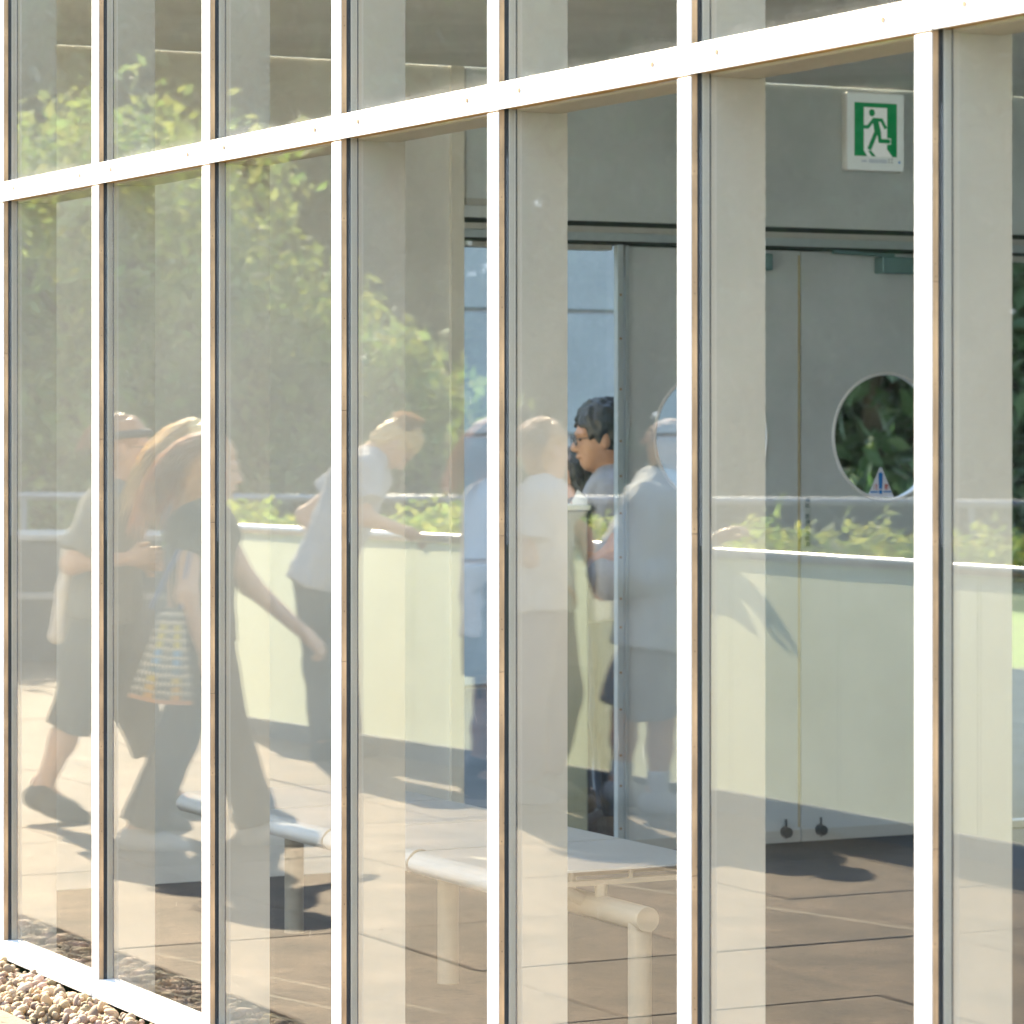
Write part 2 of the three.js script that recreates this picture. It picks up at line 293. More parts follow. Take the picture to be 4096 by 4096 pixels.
// ---------- bench inside ----------
{
  const sm = M(0.60, 0.58, 0.54, { roughness: 0.42, metalness: 0.0, map: faint }), fm = M(0.40, 0.34, 0.25, { roughness: 0.5, map: faint });
  const B = thing('waiting_bench', 'pale metal bench of four wide seat plates on round beam and legs behind the glass', 'bench', 0, 0, 0);
  const z0 = -0.68, z1 = -1.38, y = 0.44, p = 0.577, s0 = -0.29;
  for (let i = 0; i < 4; i++) {
    const a = s0 + i * p + 0.007, b = s0 + (i + 1) * p - 0.007;
    // plate with both long edges rolled over
    const prof = []; const R = 0.034;
    for (let k = 0; k <= 10; k++) { const q = Math.PI * (1.25 - k / 10 * 0.75); prof.push([z0 - R + R * -Math.cos(q) * 1, y - R + R * Math.sin(q)]); }
    for (let k = 0; k <= 10; k++) { const q = Math.PI * (0.5 - k / 10 * 0.75); prof.push([z1 + R - R * Math.cos(q), y - R + R * Math.sin(q)]); }
    const inner = prof.map(([z, h], k) => { const e = prof[Math.max(0, k - 1)], f = prof[Math.min(prof.length - 1, k + 1)], dx = f[0] - e[0], dy = f[1] - e[1], l = Math.hypot(dx, dy) || 1; return [z - dy / l * 0.005 * -1, h + dx / l * 0.005]; });
    const sh = new THREE.Shape([...prof, ...inner.reverse()].map(q => new THREE.Vector2(-q[0], q[1])));
    const g = new THREE.ExtrudeGeometry(sh, { depth: b - a, bevelEnabled: false }).rotateY(Math.PI / 2).translate(a, 0, 0);
    part(B, 'seat_plate', metreUV(g), sm);
    if (i) part(B, 'joint_clip', metreUV(new THREE.TorusGeometry(R + 0.0015, 0.004, 6, 20, Math.PI * 1.1).rotateZ(-0.2).rotateY(Math.PI / 2).translate(a - 0.005, y - R, z0 - R)), fm);
  }
  const zc = -0.985, ends = [-0.16, 2.243], by = 0.335;
  part(B, 'beam', join([rod(V(ends[0], by, zc), V(ends[1], by, zc), 0.033, 0.033, 28)]), fm);
  for (const x of [-0.05, 1.066, 2.2]) part(B, 'leg', rod(V(x, 0.002, zc), V(x, by - 0.01, zc), 0.031, 0.031, 24), fm);
  for (let x = -0.2; x < 2.05; x += 0.5) { part(B, 'cross_bar', box(x, x + 0.03, y - 0.042, y - 0.03, z1 + 0.05, z0 - 0.05), fm); part(B, 'stub', rod(V(x + 0.015, by + 0.02, zc), V(x + 0.015, y - 0.04, zc), 0.016), fm); }
  part(B, 'end_frame', join([box(1.98, 2.0, y - 0.044, y - 0.03, z1 + 0.03, z0 - 0.03), ...[0.26, 0.09, -0.09, -0.26].map(o => rod(V(1.99, y - 0.032, zc + o), V(1.99, y - 0.006, zc + o), 0.006)), rod(V(1.99, by, zc), V(1.99, y - 0.04, zc), 0.017), rod(V(1.93, by, zc + 0.0), V(1.93, y - 0.04, zc + 0.12), 0.016)]), fm);
  part(B, 'edge_rail', join([box(s0 + 0.02, 2.0, y - 0.05, y - 0.036, z0 - 0.05, z0 - 0.038), box(s0 + 0.02, 2.0, y - 0.05, y - 0.036, z1 + 0.038, z1 + 0.05)]), fm);
}
// ---------- ground ----------
const lawnTex = texture(256, (u, v) => { const f = fbm(u, v, 16, 4), g = fbm(u + 0.3, v, 4, 3); return [0.12 + 0.12 * f, 0.16 + 0.15 * f + 0.05 * g, 0.03 + 0.05 * f]; }, true, 1.6);
const paveTex = [0, 1, 2].map(k => texture(512, (u, v) => {
  const f = fbm(u + k * 0.37, v, 9, 5), sp = vnoise(u * 150 + k * 9, v * 150, 150), st = fbm(u * 1 + 0.5, v * 3 + k * 0.2, 5, 4);
  const q = 0.205 + 0.17 * f + 0.10 * st - (sp > 0.82 ? 0.14 : 0) + (sp < 0.07 ? 0.16 : 0); return [q * 1.10, q * 0.93, q * 0.77];
}, true, 1.9));
const stoneRelief = grey(0, 1, 60, 3)(0.6, false);
structure('ground', box(-90, 40, -0.5, -0.03, -90, 90), M(1, 1, 1, { map: lawnTex, roughness: 1 }));
{
  const pv = structure('pavement', box(-19, 14, -0.2, -0.012, 0.30, 4.4), M(0.12, 0.11, 0.09, { roughness: 1 }));
  const pm = paveTex.map(t => MP(1, 1, 1, { map: t, roughness: 0.85, specularIntensity: 0.6, bumpMap: stoneRelief, bumpScale: 0.0015 }));
  const w = 0.9, jw = 0.005;
  for (let i = -21; i < 15; i++) for (let k = 0; k < 5; k++) {
    const x = i * w, z = 0.302 + k * 0.815, g = rbox(x + jw / 2, x + w - jw / 2, -0.05, rr(-0.003, 0.001), z + jw / 2, z + 0.815 - jw / 2, 0.004, 1);
    part(pv, 'paving_slab', g, pm[Math.floor(rnd() * 3)]);
  }
}
structure('terrace_paving', box(-24, -7.0, -0.2, -0.014, 4.402, 9), MP(1, 1, 1, { map: paveTex[0], roughness: 0.85, specularIntensity: 0.6 }));
{ // pebbles in the strip along the facade
  const m = new THREE.InstancedMesh(new THREE.IcosahedronGeometry(1, 1), M(0.33, 0.25, 0.17, { roughness: 0.8 }), 5200), o = new THREE.Object3D(), c = new THREE.Color();
  for (let i = 0; i < 5200; i++) {
    o.position.set(rr(-2.4, 9), rr(-0.03, -0.002), rr(0.008, 0.292)); const r = rr(0.007, 0.019); o.scale.set(r * rr(0.8, 1.4), r * rr(0.5, 0.9), r); o.rotation.set(rr(0, 6), rr(0, 6), rr(0, 6)); o.updateMatrix(); m.setMatrixAt(i, o.matrix);
    const k = rr(0.35, 1.25); m.setColorAt(i, c.setRGB(k, k * rr(0.85, 1), k * rr(0.7, 1)));
  }
  shadow(m); m.name = 'gravel_strip'; m.userData = { label: 'brown pebble strip along the foot of the glass facade', category: 'gravel', kind: 'stuff' }; scene.add(m);
  structure('gravel_bed', box(-19, 14, -0.2, -0.022, 0.007, 0.2995), M(0.08, 0.065, 0.05, { roughness: 1 }));
}
// ---------- balustrade along the terrace ----------
{
  const B = thing('glass_balustrade', 'frosted pale green glass balustrade with a bright tubular handrail', 'balustrade');
  const curve = new THREE.CatmullRomCurve3([V(8.6, 0, 4.0), V(4, 0, 4.02), V(1.5, 0, 4.0), V(-0.94, 0, 3.97), V(-2.41, 0, 3.95), V(-4, 0, 3.86), V(-5.49, 0, 3.71), V(-6.25, 0, 3.65), V(-6.98, 0, 3.58)]);
  const frosted = MP(0.66, 0.68, 0.51, { roughness: 1, transmission: 0.72, thickness: 0, ior: 1.45, specularIntensity: 0.3, side: THREE.DoubleSide });
  const N = 14, kerb = M(0.20, 0.20, 0.19, { roughness: 0.9, map: mottle }), metal = M(0.8, 0.79, 0.77, { roughness: 0.24, metalness: 1 });
  const strip = (a, b, y0, y1, half) => {   // a slab that follows the curve
    const n = 8, pos = [], idx = [];
    for (let i = 0; i <= n; i++) { const t = a + (b - a) * i / n, p = curve.getPoint(t), d = curve.getTangent(t), nx = -d.z, nz = d.x; for (const [s, y] of [[-half, y0], [-half, y1], [half, y1], [half, y0]]) pos.push(p.x + nx * s, y, p.z + nz * s); }
    for (let i = 0; i < n; i++) for (let q = 0; q < 4; q++) { const e = i * 4 + q, f = i * 4 + (q + 1) % 4; idx.push(e, e + 4, f, f, e + 4, f + 4); }
    idx.push(0, 1, 2, 0, 2, 3, n * 4, n * 4 + 2, n * 4 + 1, n * 4, n * 4 + 3, n * 4 + 2);
    const g = new THREE.BufferGeometry(); g.setAttribute('position', new THREE.Float32BufferAttribute(pos, 3)); g.setIndex(idx); return metreUV(g);
  };
  const sheet = (a, b, y0, y1) => {   // frosted glass: a single curved sheet
    const n = 8, pos = [], idx = [];
    for (let i = 0; i <= n; i++) { const p = curve.getPoint(a + (b - a) * i / n); pos.push(p.x, y0, p.z, p.x, y1, p.z); }
    for (let i = 0; i < n; i++) idx.push(i * 2, i * 2 + 2, i * 2 + 1, i * 2 + 1, i * 2 + 2, i * 2 + 3);
    const g = new THREE.BufferGeometry(); g.setAttribute('position', new THREE.Float32BufferAttribute(pos, 3)); g.setIndex(idx); return metreUV(g);
  };
  for (let i = 0; i < N; i++) {
    const a = i / N + 0.0002, b = (i + 1) / N - 0.0002;
    part(B, 'frosted_pane', sheet(a, b, 0.085, 1.05), frosted);
    part(B, 'base_kerb', strip(i / N, (i + 1) / N - 0.0004, -0.04, 0.08, 0.05), kerb);
  }
  const pts = curve.getPoints(60).map(p => V(p.x, 1.078, p.z));
  part(B, 'handrail', metreUV(new THREE.TubeGeometry(new THREE.CatmullRomCurve3(pts), 120, 0.026, 18)), metal);
}
// ---------- guard rail, planter ----------
{
  const G = thing('guard_rail', 'long pale steel guard rail in front of the trees', 'railing');
  const a = V(-16.42, 0, 4.41), b = V(-9.0, 0, 11.2), d = b.clone().sub(a).normalize(), s = M(0.34, 0.35, 0.37, { roughness: 0.5, metalness: 0.2 });
  const at = (k, y) => a.clone().addScaledVector(d, k).setY(y), L = a.distanceTo(b);
  part(G, 'top_rail', rod(at(0, 1.09), at(L, 1.09), 0.03), s);
  part(G, 'lower_rail', rod(at(0, 0.55), at(L, 0.55), 0.02), s);
  for (let k = 0.1; k < L; k += 1.25) part(G, 'post', rod(at(k, -0.03), at(k, 1.08), 0.022), s);
}
{
  const P = thing('planter_block', 'dark grey stepped seat block with pale stone edges at the terrace end', 'planter', -12.79, 0, 4.48, -Math.atan2(0.89, 0.4556));
  const body = M(0.11, 0.115, 0.125, { roughness: 0.9, map: mottle }), edge = M(0.55, 0.5, 0.44, { roughness: 0.8, map: grain });
  part(P, 'upper_block', box(-1.6, 1.0, 0.465, 0.83, 0.012, 1.2), body);
  part(P, 'lower_block', box(-1.6, 1.0, -0.03, 0.42, 0, 1.2), body);
  part(P, 'ledge', rbox(-1.61, 1.01, 0.421, 0.464, -0.02, 1.2, 0.006), edge);
  part(P, 'coping', rbox(-1.61, 1.01, 0.831, 0.87, -0.02, 1.2, 0.006), edge);
}
// ---------- planting ----------
const leafMat = (r, g, b) => MP(r, g, b, { roughness: 0.55, transmission: 0.5, thickness: 0, ior: 1.35, side: THREE.DoubleSide });
const leaves = { sun: leafMat(0.21, 0.28, 0.075), shaded: leafMat(0.055, 0.105, 0.038), rose: leafMat(0.30, 0.36, 0.08) };  // lit and shaded tones put into the leaf colours: front bright, rear dark
leaves.sun.roughness = leaves.shaded.roughness = leaves.rose.roughness = 0.9;
function sprig(n, size) {
  const pos = [];
  for (let i = 0; i < n; i++) {
    const c = V(rr(-1, 1), rr(-1, 1), rr(-1, 1)).multiplyScalar(size * 1.3), q = new THREE.Quaternion().setFromEuler(new THREE.Euler(rr(0, 6.3), rr(0, 6.3), rr(0, 6.3))), l = size * rr(0.75, 1.2), w = l * rr(0.42, 0.6);
    const p = [[0, 0, 0], [w * 0.5, l * 0.45, 0.06 * l], [0, l, 0], [-w * 0.5, l * 0.45, 0.06 * l]].map(e => V(...e).applyQuaternion(q).add(c));
    for (const k of [0, 1, 2, 0, 2, 3]) pos.push(p[k].x, p[k].y, p[k].z);
  }
  const g = new THREE.BufferGeometry(); g.setAttribute('position', new THREE.Float32BufferAttribute(pos, 3)); g.computeVertexNormals(); return g;
}
const sprigBig = sprig(5, 0.13), sprigDense = sprig(6, 0.30), sprigSmall = sprig(5, 0.065);
function foliage(parent, name, geo, mat, blobs, count, tone) {
  const m = new THREE.InstancedMesh(geo, mat, count), o = new THREE.Object3D(), c = new THREE.Color();
  const vol = blobs.map(b => b[3] * b[3]), sum = vol.reduce((a, b) => a + b);
  for (let i = 0; i < count; i++) {
    let k = 0, r = rnd() * sum; while ((r -= vol[k]) > 0 && k < blobs.length - 1) k++;
    const b = blobs[k], d = V(rr(-1, 1), rr(-1, 1), rr(-1, 1)).normalize().multiplyScalar(b[3] * Math.pow(rnd(), 0.4));
    o.position.set(b[0] + d.x, Math.max(0.05, b[1] + d.y * 0.8), b[2] + d.z); o.rotation.set(rr(0, 6.3), rr(0, 6.3), rr(0, 6.3)); o.scale.setScalar(rr(0.7, 1.35)); o.updateMatrix(); m.setMatrixAt(i, o.matrix);
    const t = tone * rr(0.6, 1.4); m.setColorAt(i, c.setRGB(t * rr(0.8, 1.25), t, t * rr(0.7, 1.1)));
  }
  m.name = name; m.userData.kind = 'stuff'; shadow(m); parent.add(m); return m;
}
const bark = M(0.12, 0.09, 0.06, { roughness: 1, map: mottle });
function tree(name, label, x, z, h, r, mat, count, group, low = 0.15) {
  const T = thing(name, label, 'tree', x, -0.03, z, 0, group), blobs = [], limbs = [];
  const top = V(rr(-0.3, 0.3), h * 0.72, rr(-0.3, 0.3));
  limbs.push(tube([[0, 0, 0], [rr(-0.12, 0.12), h * 0.25, rr(-0.12, 0.12)], [rr(-0.2, 0.2), h * 0.5, rr(-0.2, 0.2)], top], 0.09, 7));
  limbs.push(rod(V(0, 0, 0), V(0.02, h * 0.3, 0.02), 0.17, 0.1, 9));
  for (let i = 0; i < 15; i++) {
    const y = h * (low + (0.92 - low) * (i + rnd()) / 15), wide = Math.sin(Math.PI * Math.min(1, 0.25 + 0.75 * (1 - y / h))) * 0.5 + 0.5, a = rr(0, 6.28), d = r * rr(0.25, 0.85) * wide;
    const p = V(Math.cos(a) * d, y, Math.sin(a) * d); blobs.push([p.x, p.y, p.z, r * rr(0.30, 0.5)]);
    limbs.push(tube([[0, y * 0.6, 0], [p.x * 0.5, y * 0.82, p.z * 0.5], p], 0.035, 5));
  }
  part(T, 'trunk', join(limbs), bark);
  foliage(T, 'crown', mat === leaves.shaded ? sprigDense : sprigBig, mat, blobs, count, 1);
  return T;
}
{
  const g = 'trees beyond the guard rail';
  const words = ['leftmost', 'second', 'third', 'fourth', 'fifth', 'sixth', 'seventh', 'eighth', 'ninth', 'tenth', 'eleventh', 'twelfth', 'thirteenth', 'fourteenth', 'fifteenth', 'sixteenth'];
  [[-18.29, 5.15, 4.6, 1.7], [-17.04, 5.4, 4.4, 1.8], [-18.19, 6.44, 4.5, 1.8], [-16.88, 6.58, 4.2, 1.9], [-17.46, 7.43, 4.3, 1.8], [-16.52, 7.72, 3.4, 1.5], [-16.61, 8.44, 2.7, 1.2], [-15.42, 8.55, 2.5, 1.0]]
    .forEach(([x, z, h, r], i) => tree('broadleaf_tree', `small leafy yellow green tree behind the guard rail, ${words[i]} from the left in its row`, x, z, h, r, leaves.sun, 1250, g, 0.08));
  [[-32.9, 7.4, 10.4], [-35.1, 9.5, 10.8], [-31.5, 10.0, 9.6], [-33.7, 12.3, 10.2], [-30.2, 12.5, 9.8], [-32.3, 15.0, 10.3], [-28.9, 15.1, 10.3], [-30.9, 17.7, 9.4], [-27.6, 17.6, 9.7], [-29.5, 20.5, 9.8], [-26.3, 20.2, 10.9], [-28.1, 23.2, 10.6], [-25.0, 22.7, 9.7], [-26.7, 25.9, 10.7], [-23.7, 25.3, 9.6]]
    .forEach(([x, z, h], i) => tree('shaded_tree', `tall tree with shade painted into its dark leaf colour in the rear row beyond the terrace, ${words[i]} from the left`, x, z, h, 3.5, leaves.shaded, 2600, 'rear row of tall trees', 0.03));
  for (let i = 0; i < 19; i++) {
    const x = -12 + i * 0.76, z = 5.15 + rr(-0.1, 0.25) + (i < 6 ? 0.3 : 0), S = thing('hedge_shrub', `low yellow green shrub behind the balustrade, ${['leftmost', ...words.slice(1), 'seventeenth', 'eighteenth', 'rightmost'][i]} in the hedge`, 'shrub', x, -0.03, z, 0, 'hedge behind the balustrade'), b = [], st = [];
    for (let k = 0; k < 7; k++) { const p = [rr(-0.4, 0.4), rr(0.45, 1.02), rr(-0.3, 0.3)]; b.push([...p, rr(0.18, 0.27)]); st.push(tube([[p[0] * 0.2, 0, p[2] * 0.2], [p[0] * 0.7, p[1] * 0.6, p[2] * 0.6], p], 0.008, 5)); }
    part(S, 'stems', join(st), bark); foliage(S, 'leaves', sprigSmall, leaves.rose, b, 620, 1.2);
  }
}
// ---------- courtyard beyond the doors ----------
structure('added_rear_paving', box(XW, 14, -0.2, -0.006, -16, ZB - 0.21), M(0.36, 0.34, 0.31, { roughness: 0.9, map: mottle }));  // unseen paving added to cut green light bounced off the lawn
structure('courtyard_paving', box(-9.0, XW - 0.15, -0.2, -0.004, -12, -0.3), M(0.10, 0.105, 0.10, { roughness: 0.9, map: mottle }));
{
  const P = thing('pavilion', 'pale blue grey panelled building beyond the glazed panel', 'building');
  const core = M(0.3, 0.32, 0.33, { roughness: 0.9 }), pm = [0, 1, 2].map(k => M(0.25 + k * 0.012, 0.28 + k * 0.012, 0.275 + k * 0.012, { roughness: 0.7, map: faint }));
  part(P, 'core', box(-15, -9.05, -0.05, 8.2, -8.7, -0.4), core);
  for (let i = 0; i < 6; i++) for (let k = 0; k < 10; k++) part(P, 'wall_panel', rbox(-9.049, -9.01, 0.02 + k * 0.78, 0.77 + k * 0.78, -8.69 + i * 1.38, -7.33 + i * 1.38, 0.005, 1), pm[(i * 7 + k * 3) % 3]);
  part(P, 'roof_edge', box(-15.1, -8.95, 8.21, 8.45, -8.8, -0.3), M(0.6, 0.6, 0.6));
}
[[-24.15, -17.83], [-20.36, -16.46], [-24.14, -20.06], [-20.42, -18.54], [-23.27, -21.76], [-19.63, -20.08], [-25.44, -17.51], [-28, -21], [-27.5, -24.5], [-26.5, -27.5]]
  .forEach(([x, z], i) => tree('garden_tree', `tree in shaded dark green tone at the far side of the lawn, ${['leftmost', 'second', 'third', 'fourth', 'fifth', 'rightmost', 'rear', 'farthest left', 'farthest middle', 'farthest right'][i]} of the group`, x, z, rr(9, 11), 3.2, leaves.shaded, 2800, 'trees seen through the portholes', 0.05));
{
  const S = thing('information_stand', 'pale green pedestal stand beside the man with papers', 'stand', -1.95, -0.004, -3.02, 1.1);
  const m = M(0.17, 0.20, 0.16, { roughness: 0.6, map: faint });
  part(S, 'pedestal', rbox(-0.1, 0.045, 0, 1.29, -0.12, 0.1, 0.006), m); part(S, 'top_plate', rbox(-0.115, 0.058, 1.291, 1.312, -0.14, 0.115, 0.004), M(0.36, 0.38, 0.30, { roughness: 0.5 }));
}
const FIGURES = {
  walker: {pos:[-3.294,1.529],inside:0,j:{head:[0.052,1.526,0],neck:[0.013,1.354,0],shA:[-0.017,1.289,-0.17],shB:[0.004,1.296,0.17],elA:[-0.135,1.061,-0.25],wrA:[0.078,1.082,-0.23],elB:[-0.087,1.048,0.2],wrB:[0.104,1.056,0.06],hpA:[-0.039,0.887,-0.09],hpB:[-0.013,0.887,0.09],knA:[-0.148,0.441,-0.09],anA:[-0.274,0.141,-0.09],toA:[-0.135,0.03,-0.1],knB:[0.07,0.473,0.08],anB:[0.239,0.078,0.08],toB:[0.365,0.025,0.09]},extra:{cloth:[[-0.161,1.104,-0.1],[-0.187,0.952,-0.08],[-0.217,0.76,-0.07]]}},
  auburn: {pos:[-2.286,1.524],inside:0,j:{head:[0.033,1.453,0],neck:[0.004,1.303,0],shA:[-0.037,1.242,-0.155],shB:[0.024,1.242,0.155],elA:[-0.049,0.981,-0.23],wrA:[0.024,0.745,-0.22],elB:[0.155,1.004,0.17],wrB:[0.366,0.819,0.14],hpA:[-0.004,0.821,-0.085],hpB:[0.008,0.821,0.085],knA:[-0.098,0.434,-0.085],anA:[-0.244,0.066,-0.09],toA:[-0.11,0.013,-0.09],knB:[0.098,0.414,0.07],anB:[0.208,0.053,0.08],toB:[0.379,0.027,0.09]},extra:{bag:[[-0.142,0.932,-0.25],[-0.053,0.932,-0.25],[-0.028,0.562,-0.22],[-0.267,0.597,-0.27]],strap:[[-0.008,1.291,-0.16],[-0.085,1.136,-0.24],[-0.183,0.928,-0.26]],strap2:[[-0.008,1.291,-0.16],[-0.041,1.116,-0.24],[-0.069,0.928,-0.26]]}},
  blonde: {pos:[-2.914,1.724],inside:0,j:{head:[0.026,1.506,0],neck:[0.0,1.356,0],shA:[-0.017,1.284,-0.15],shB:[0.013,1.288,0.15],elA:[-0.034,0.985,-0.18],wrA:[-0.081,0.707,-0.16],elB:[0.03,0.985,0.18],wrB:[0.098,0.728,0.16],hpA:[0.0,0.835,-0.085],hpB:[0.013,0.835,0.085],knA:[-0.047,0.429,-0.08],anA:[-0.162,0.088,-0.08],toA:[-0.056,0.013,-0.08],knB:[0.115,0.419,0.08],anB:[0.231,0.077,0.08],toB:[0.359,0.013,0.08]}},
  leaner: {pos:[-5.274,3.367],inside:0,j:{head:[0.34,1.528,0],neck:[0.227,1.456,0],shA:[0.15,1.383,-0.16],shB:[0.175,1.399,0.16],elA:[0.196,1.18,-0.2],wrA:[0.377,1.115,-0.1],elB:[-0.124,1.18,0.24],wrB:[-0.015,0.986,0.12],hpA:[-0.046,0.888,-0.09],hpB:[-0.015,0.893,0.09],knA:[-0.015,0.455,-0.09],anA:[0.005,0.084,-0.09],toA:[0.113,0.022,-0.09],knB:[0.052,0.455,0.09],anB:[0.083,0.094,0.09],toB:[0.186,0.032,0.09]}},
  redhead: {pos:[-3.388,3.322],inside:0,j:{head:[0.042,1.521,0],neck:[0.014,1.359,0],shA:[-0.042,1.294,-0.13],shB:[0.042,1.294,0.13],elA:[-0.056,1.003,-0.17],wrA:[0.0,0.794,-0.16],elB:[0.097,1.026,0.16],wrB:[0.213,0.864,0.1],hpA:[-0.028,0.818,-0.08],hpB:[0.019,0.818,0.08],knA:[-0.032,0.424,-0.08],anA:[-0.065,0.091,-0.08],toA:[0.014,0.026,-0.1],knB:[0.051,0.424,0.08],anB:[0.06,0.109,0.08],toB:[0.153,0.04,0.08]},extra:{sling:[[-0.042,0.748,-0.22],[0.042,0.748,-0.2],[0.051,0.558,-0.2],[-0.097,0.558,-0.22]],sstrap:[[-0.005,1.315,-0.17],[-0.028,1.026,-0.21],[-0.023,0.744,-0.22]],tail:[[-0.065,0.558,-0.21],[-0.056,0.443,-0.21]]}},
  pale: {pos:[-3.105,3.436],inside:0,j:{head:[0.018,1.513,0],neck:[0.0,1.358,0],shA:[-0.018,1.294,-0.16],shB:[0.018,1.299,0.16],elA:[-0.055,1.056,-0.2],wrA:[0.05,0.965,-0.14],elB:[0.174,1.143,0.16],wrB:[0.219,0.993,0.0],hpA:[-0.009,0.874,-0.09],hpB:[0.014,0.874,0.09],knA:[-0.073,0.44,-0.1],anA:[-0.078,0.079,-0.1],toA:[0.009,0.02,-0.1],knB:[0.087,0.463,0.1],anB:[0.009,0.097,0.1],toB:[0.1,0.033,0.1]}},
  hoodie: {pos:[-2.569,3.715],inside:0,j:{head:[0.067,1.502,0],neck:[0.022,1.364,0],shA:[-0.049,1.275,-0.19],shB:[0.036,1.297,0.19],elA:[-0.21,1.007,-0.26],wrA:[0.022,0.976,-0.2],elB:[0.089,1.047,0.24],wrB:[0.241,1.136,0.18],hpA:[-0.058,0.757,-0.1],hpB:[-0.018,0.757,0.1],knA:[-0.004,0.378,-0.1],anA:[-0.018,0.08,-0.1],toA:[0.085,0.022,-0.11],knB:[-0.147,0.396,0.12],anB:[-0.165,0.102,0.12],toB:[-0.067,0.044,0.12]}},
  reader: {pos:[-2.002,-3.176],inside:1,j:{head:[-0.021,1.57,0],neck:[0.023,1.41,0],shA:[0.042,1.334,0.18],shB:[0.03,1.338,-0.18],elA:[0.055,1.139,0.22],wrA:[-0.055,1.101,0.16],elB:[0.017,1.182,-0.22],wrB:[-0.063,1.27,-0.1],hpA:[0.038,0.886,0.09],hpB:[0.025,0.886,-0.09],knA:[0.038,0.442,0.09],anA:[0.051,0.062,0.09],toA:[-0.025,0.007,0.1],knB:[0.021,0.442,-0.09],anB:[0.03,0.062,-0.09],toB:[-0.051,0.015,-0.1]},extra:{sheet:[[-0.11,1.368,0.2],[-0.055,1.321,0.18],[-0.078,1.275,0.18],[-0.133,1.321,0.2]]}},
  companion: {pos:[-2.665,-3.417],inside:1,j:{head:[0.009,1.413,0],neck:[0.0,1.28,0],shA:[-0.018,1.222,0.15],shB:[0.009,1.222,-0.15],elA:[-0.044,1.009,0.22],wrA:[-0.053,0.849,0.24],elB:[-0.004,1.005,-0.19],wrB:[-0.049,0.894,-0.1],hpA:[-0.013,0.805,0.08],hpB:[0.004,0.805,-0.08],knA:[-0.013,0.427,0.08],anA:[-0.009,0.072,0.08],toA:[-0.076,0.018,0.08],knB:[0.0,0.427,-0.08],anB:[0.009,0.072,-0.08],toB:[-0.058,0.018,-0.08]},extra:{sheet:[[0.018,0.858,0.3],[0.067,0.814,0.3],[0.018,0.756,0.3],[-0.036,0.8,0.3]]}},
};
// ---------- people: signed distances meshed with surface nets ----------
const lerp3 = (a, b, t) => [a[0] + (b[0] - a[0]) * t, a[1] + (b[1] - a[1]) * t, a[2] + (b[2] - a[2]) * t];
const add3 = (a, b, k = 1) => [a[0] + b[0] * k, a[1] + b[1] * k, a[2] + b[2] * k];
const sub3 = (a, b) => [a[0] - b[0], a[1] - b[1], a[2] - b[2]];
const len3 = a => Math.hypot(...a), unit3 = a => { const l = len3(a) || 1; return [a[0] / l, a[1] / l, a[2] / l]; };
const dot3 = (a, b) => a[0] * b[0] + a[1] * b[1] + a[2] * b[2];
const cross3 = (a, b) => [a[1] * b[2] - a[2] * b[1], a[2] * b[0] - a[0] * b[2], a[0] * b[1] - a[1] * b[0]];
const smin = (a, b, k) => { const h = Math.max(k - Math.abs(a - b), 0) / k; return Math.min(a, b) - h * h * k * 0.25; };
function bone(a, b, ra, rb, clip) {   // tapered capsule, optionally cut by planes [point, normal]
  const dx = b[0] - a[0], dy = b[1] - a[1], dz = b[2] - a[2], L = dx * dx + dy * dy + dz * dz || 1e-9;
  const f = (x, y, z) => { const px = x - a[0], py = y - a[1], pz = z - a[2], t = Math.max(0, Math.min(1, (px * dx + py * dy + pz * dz) / L)); const d = Math.hypot(px - dx * t, py - dy * t, pz - dz * t) - (ra + (rb - ra) * t); return clip ? Math.max(d, (x - clip[0][0]) * clip[1][0] + (y - clip[0][1]) * clip[1][1] + (z - clip[0][2]) * clip[1][2]) : d; };
  f.lo = [0, 1, 2].map(i => Math.min(a[i] - ra, b[i] - rb)); f.hi = [0, 1, 2].map(i => Math.max(a[i] + ra, b[i] + rb)); return f;
}
function blend(list, k) {
  const f = (x, y, z) => { let d = 9; for (const g of list) d = smin(d, g(x, y, z), k); return d; };
  f.lo = [0, 1, 2].map(i => Math.min(...list.map(g => g.lo[i]))); f.hi = [0, 1, 2].map(i => Math.max(...list.map(g => g.hi[i]))); return f;
}
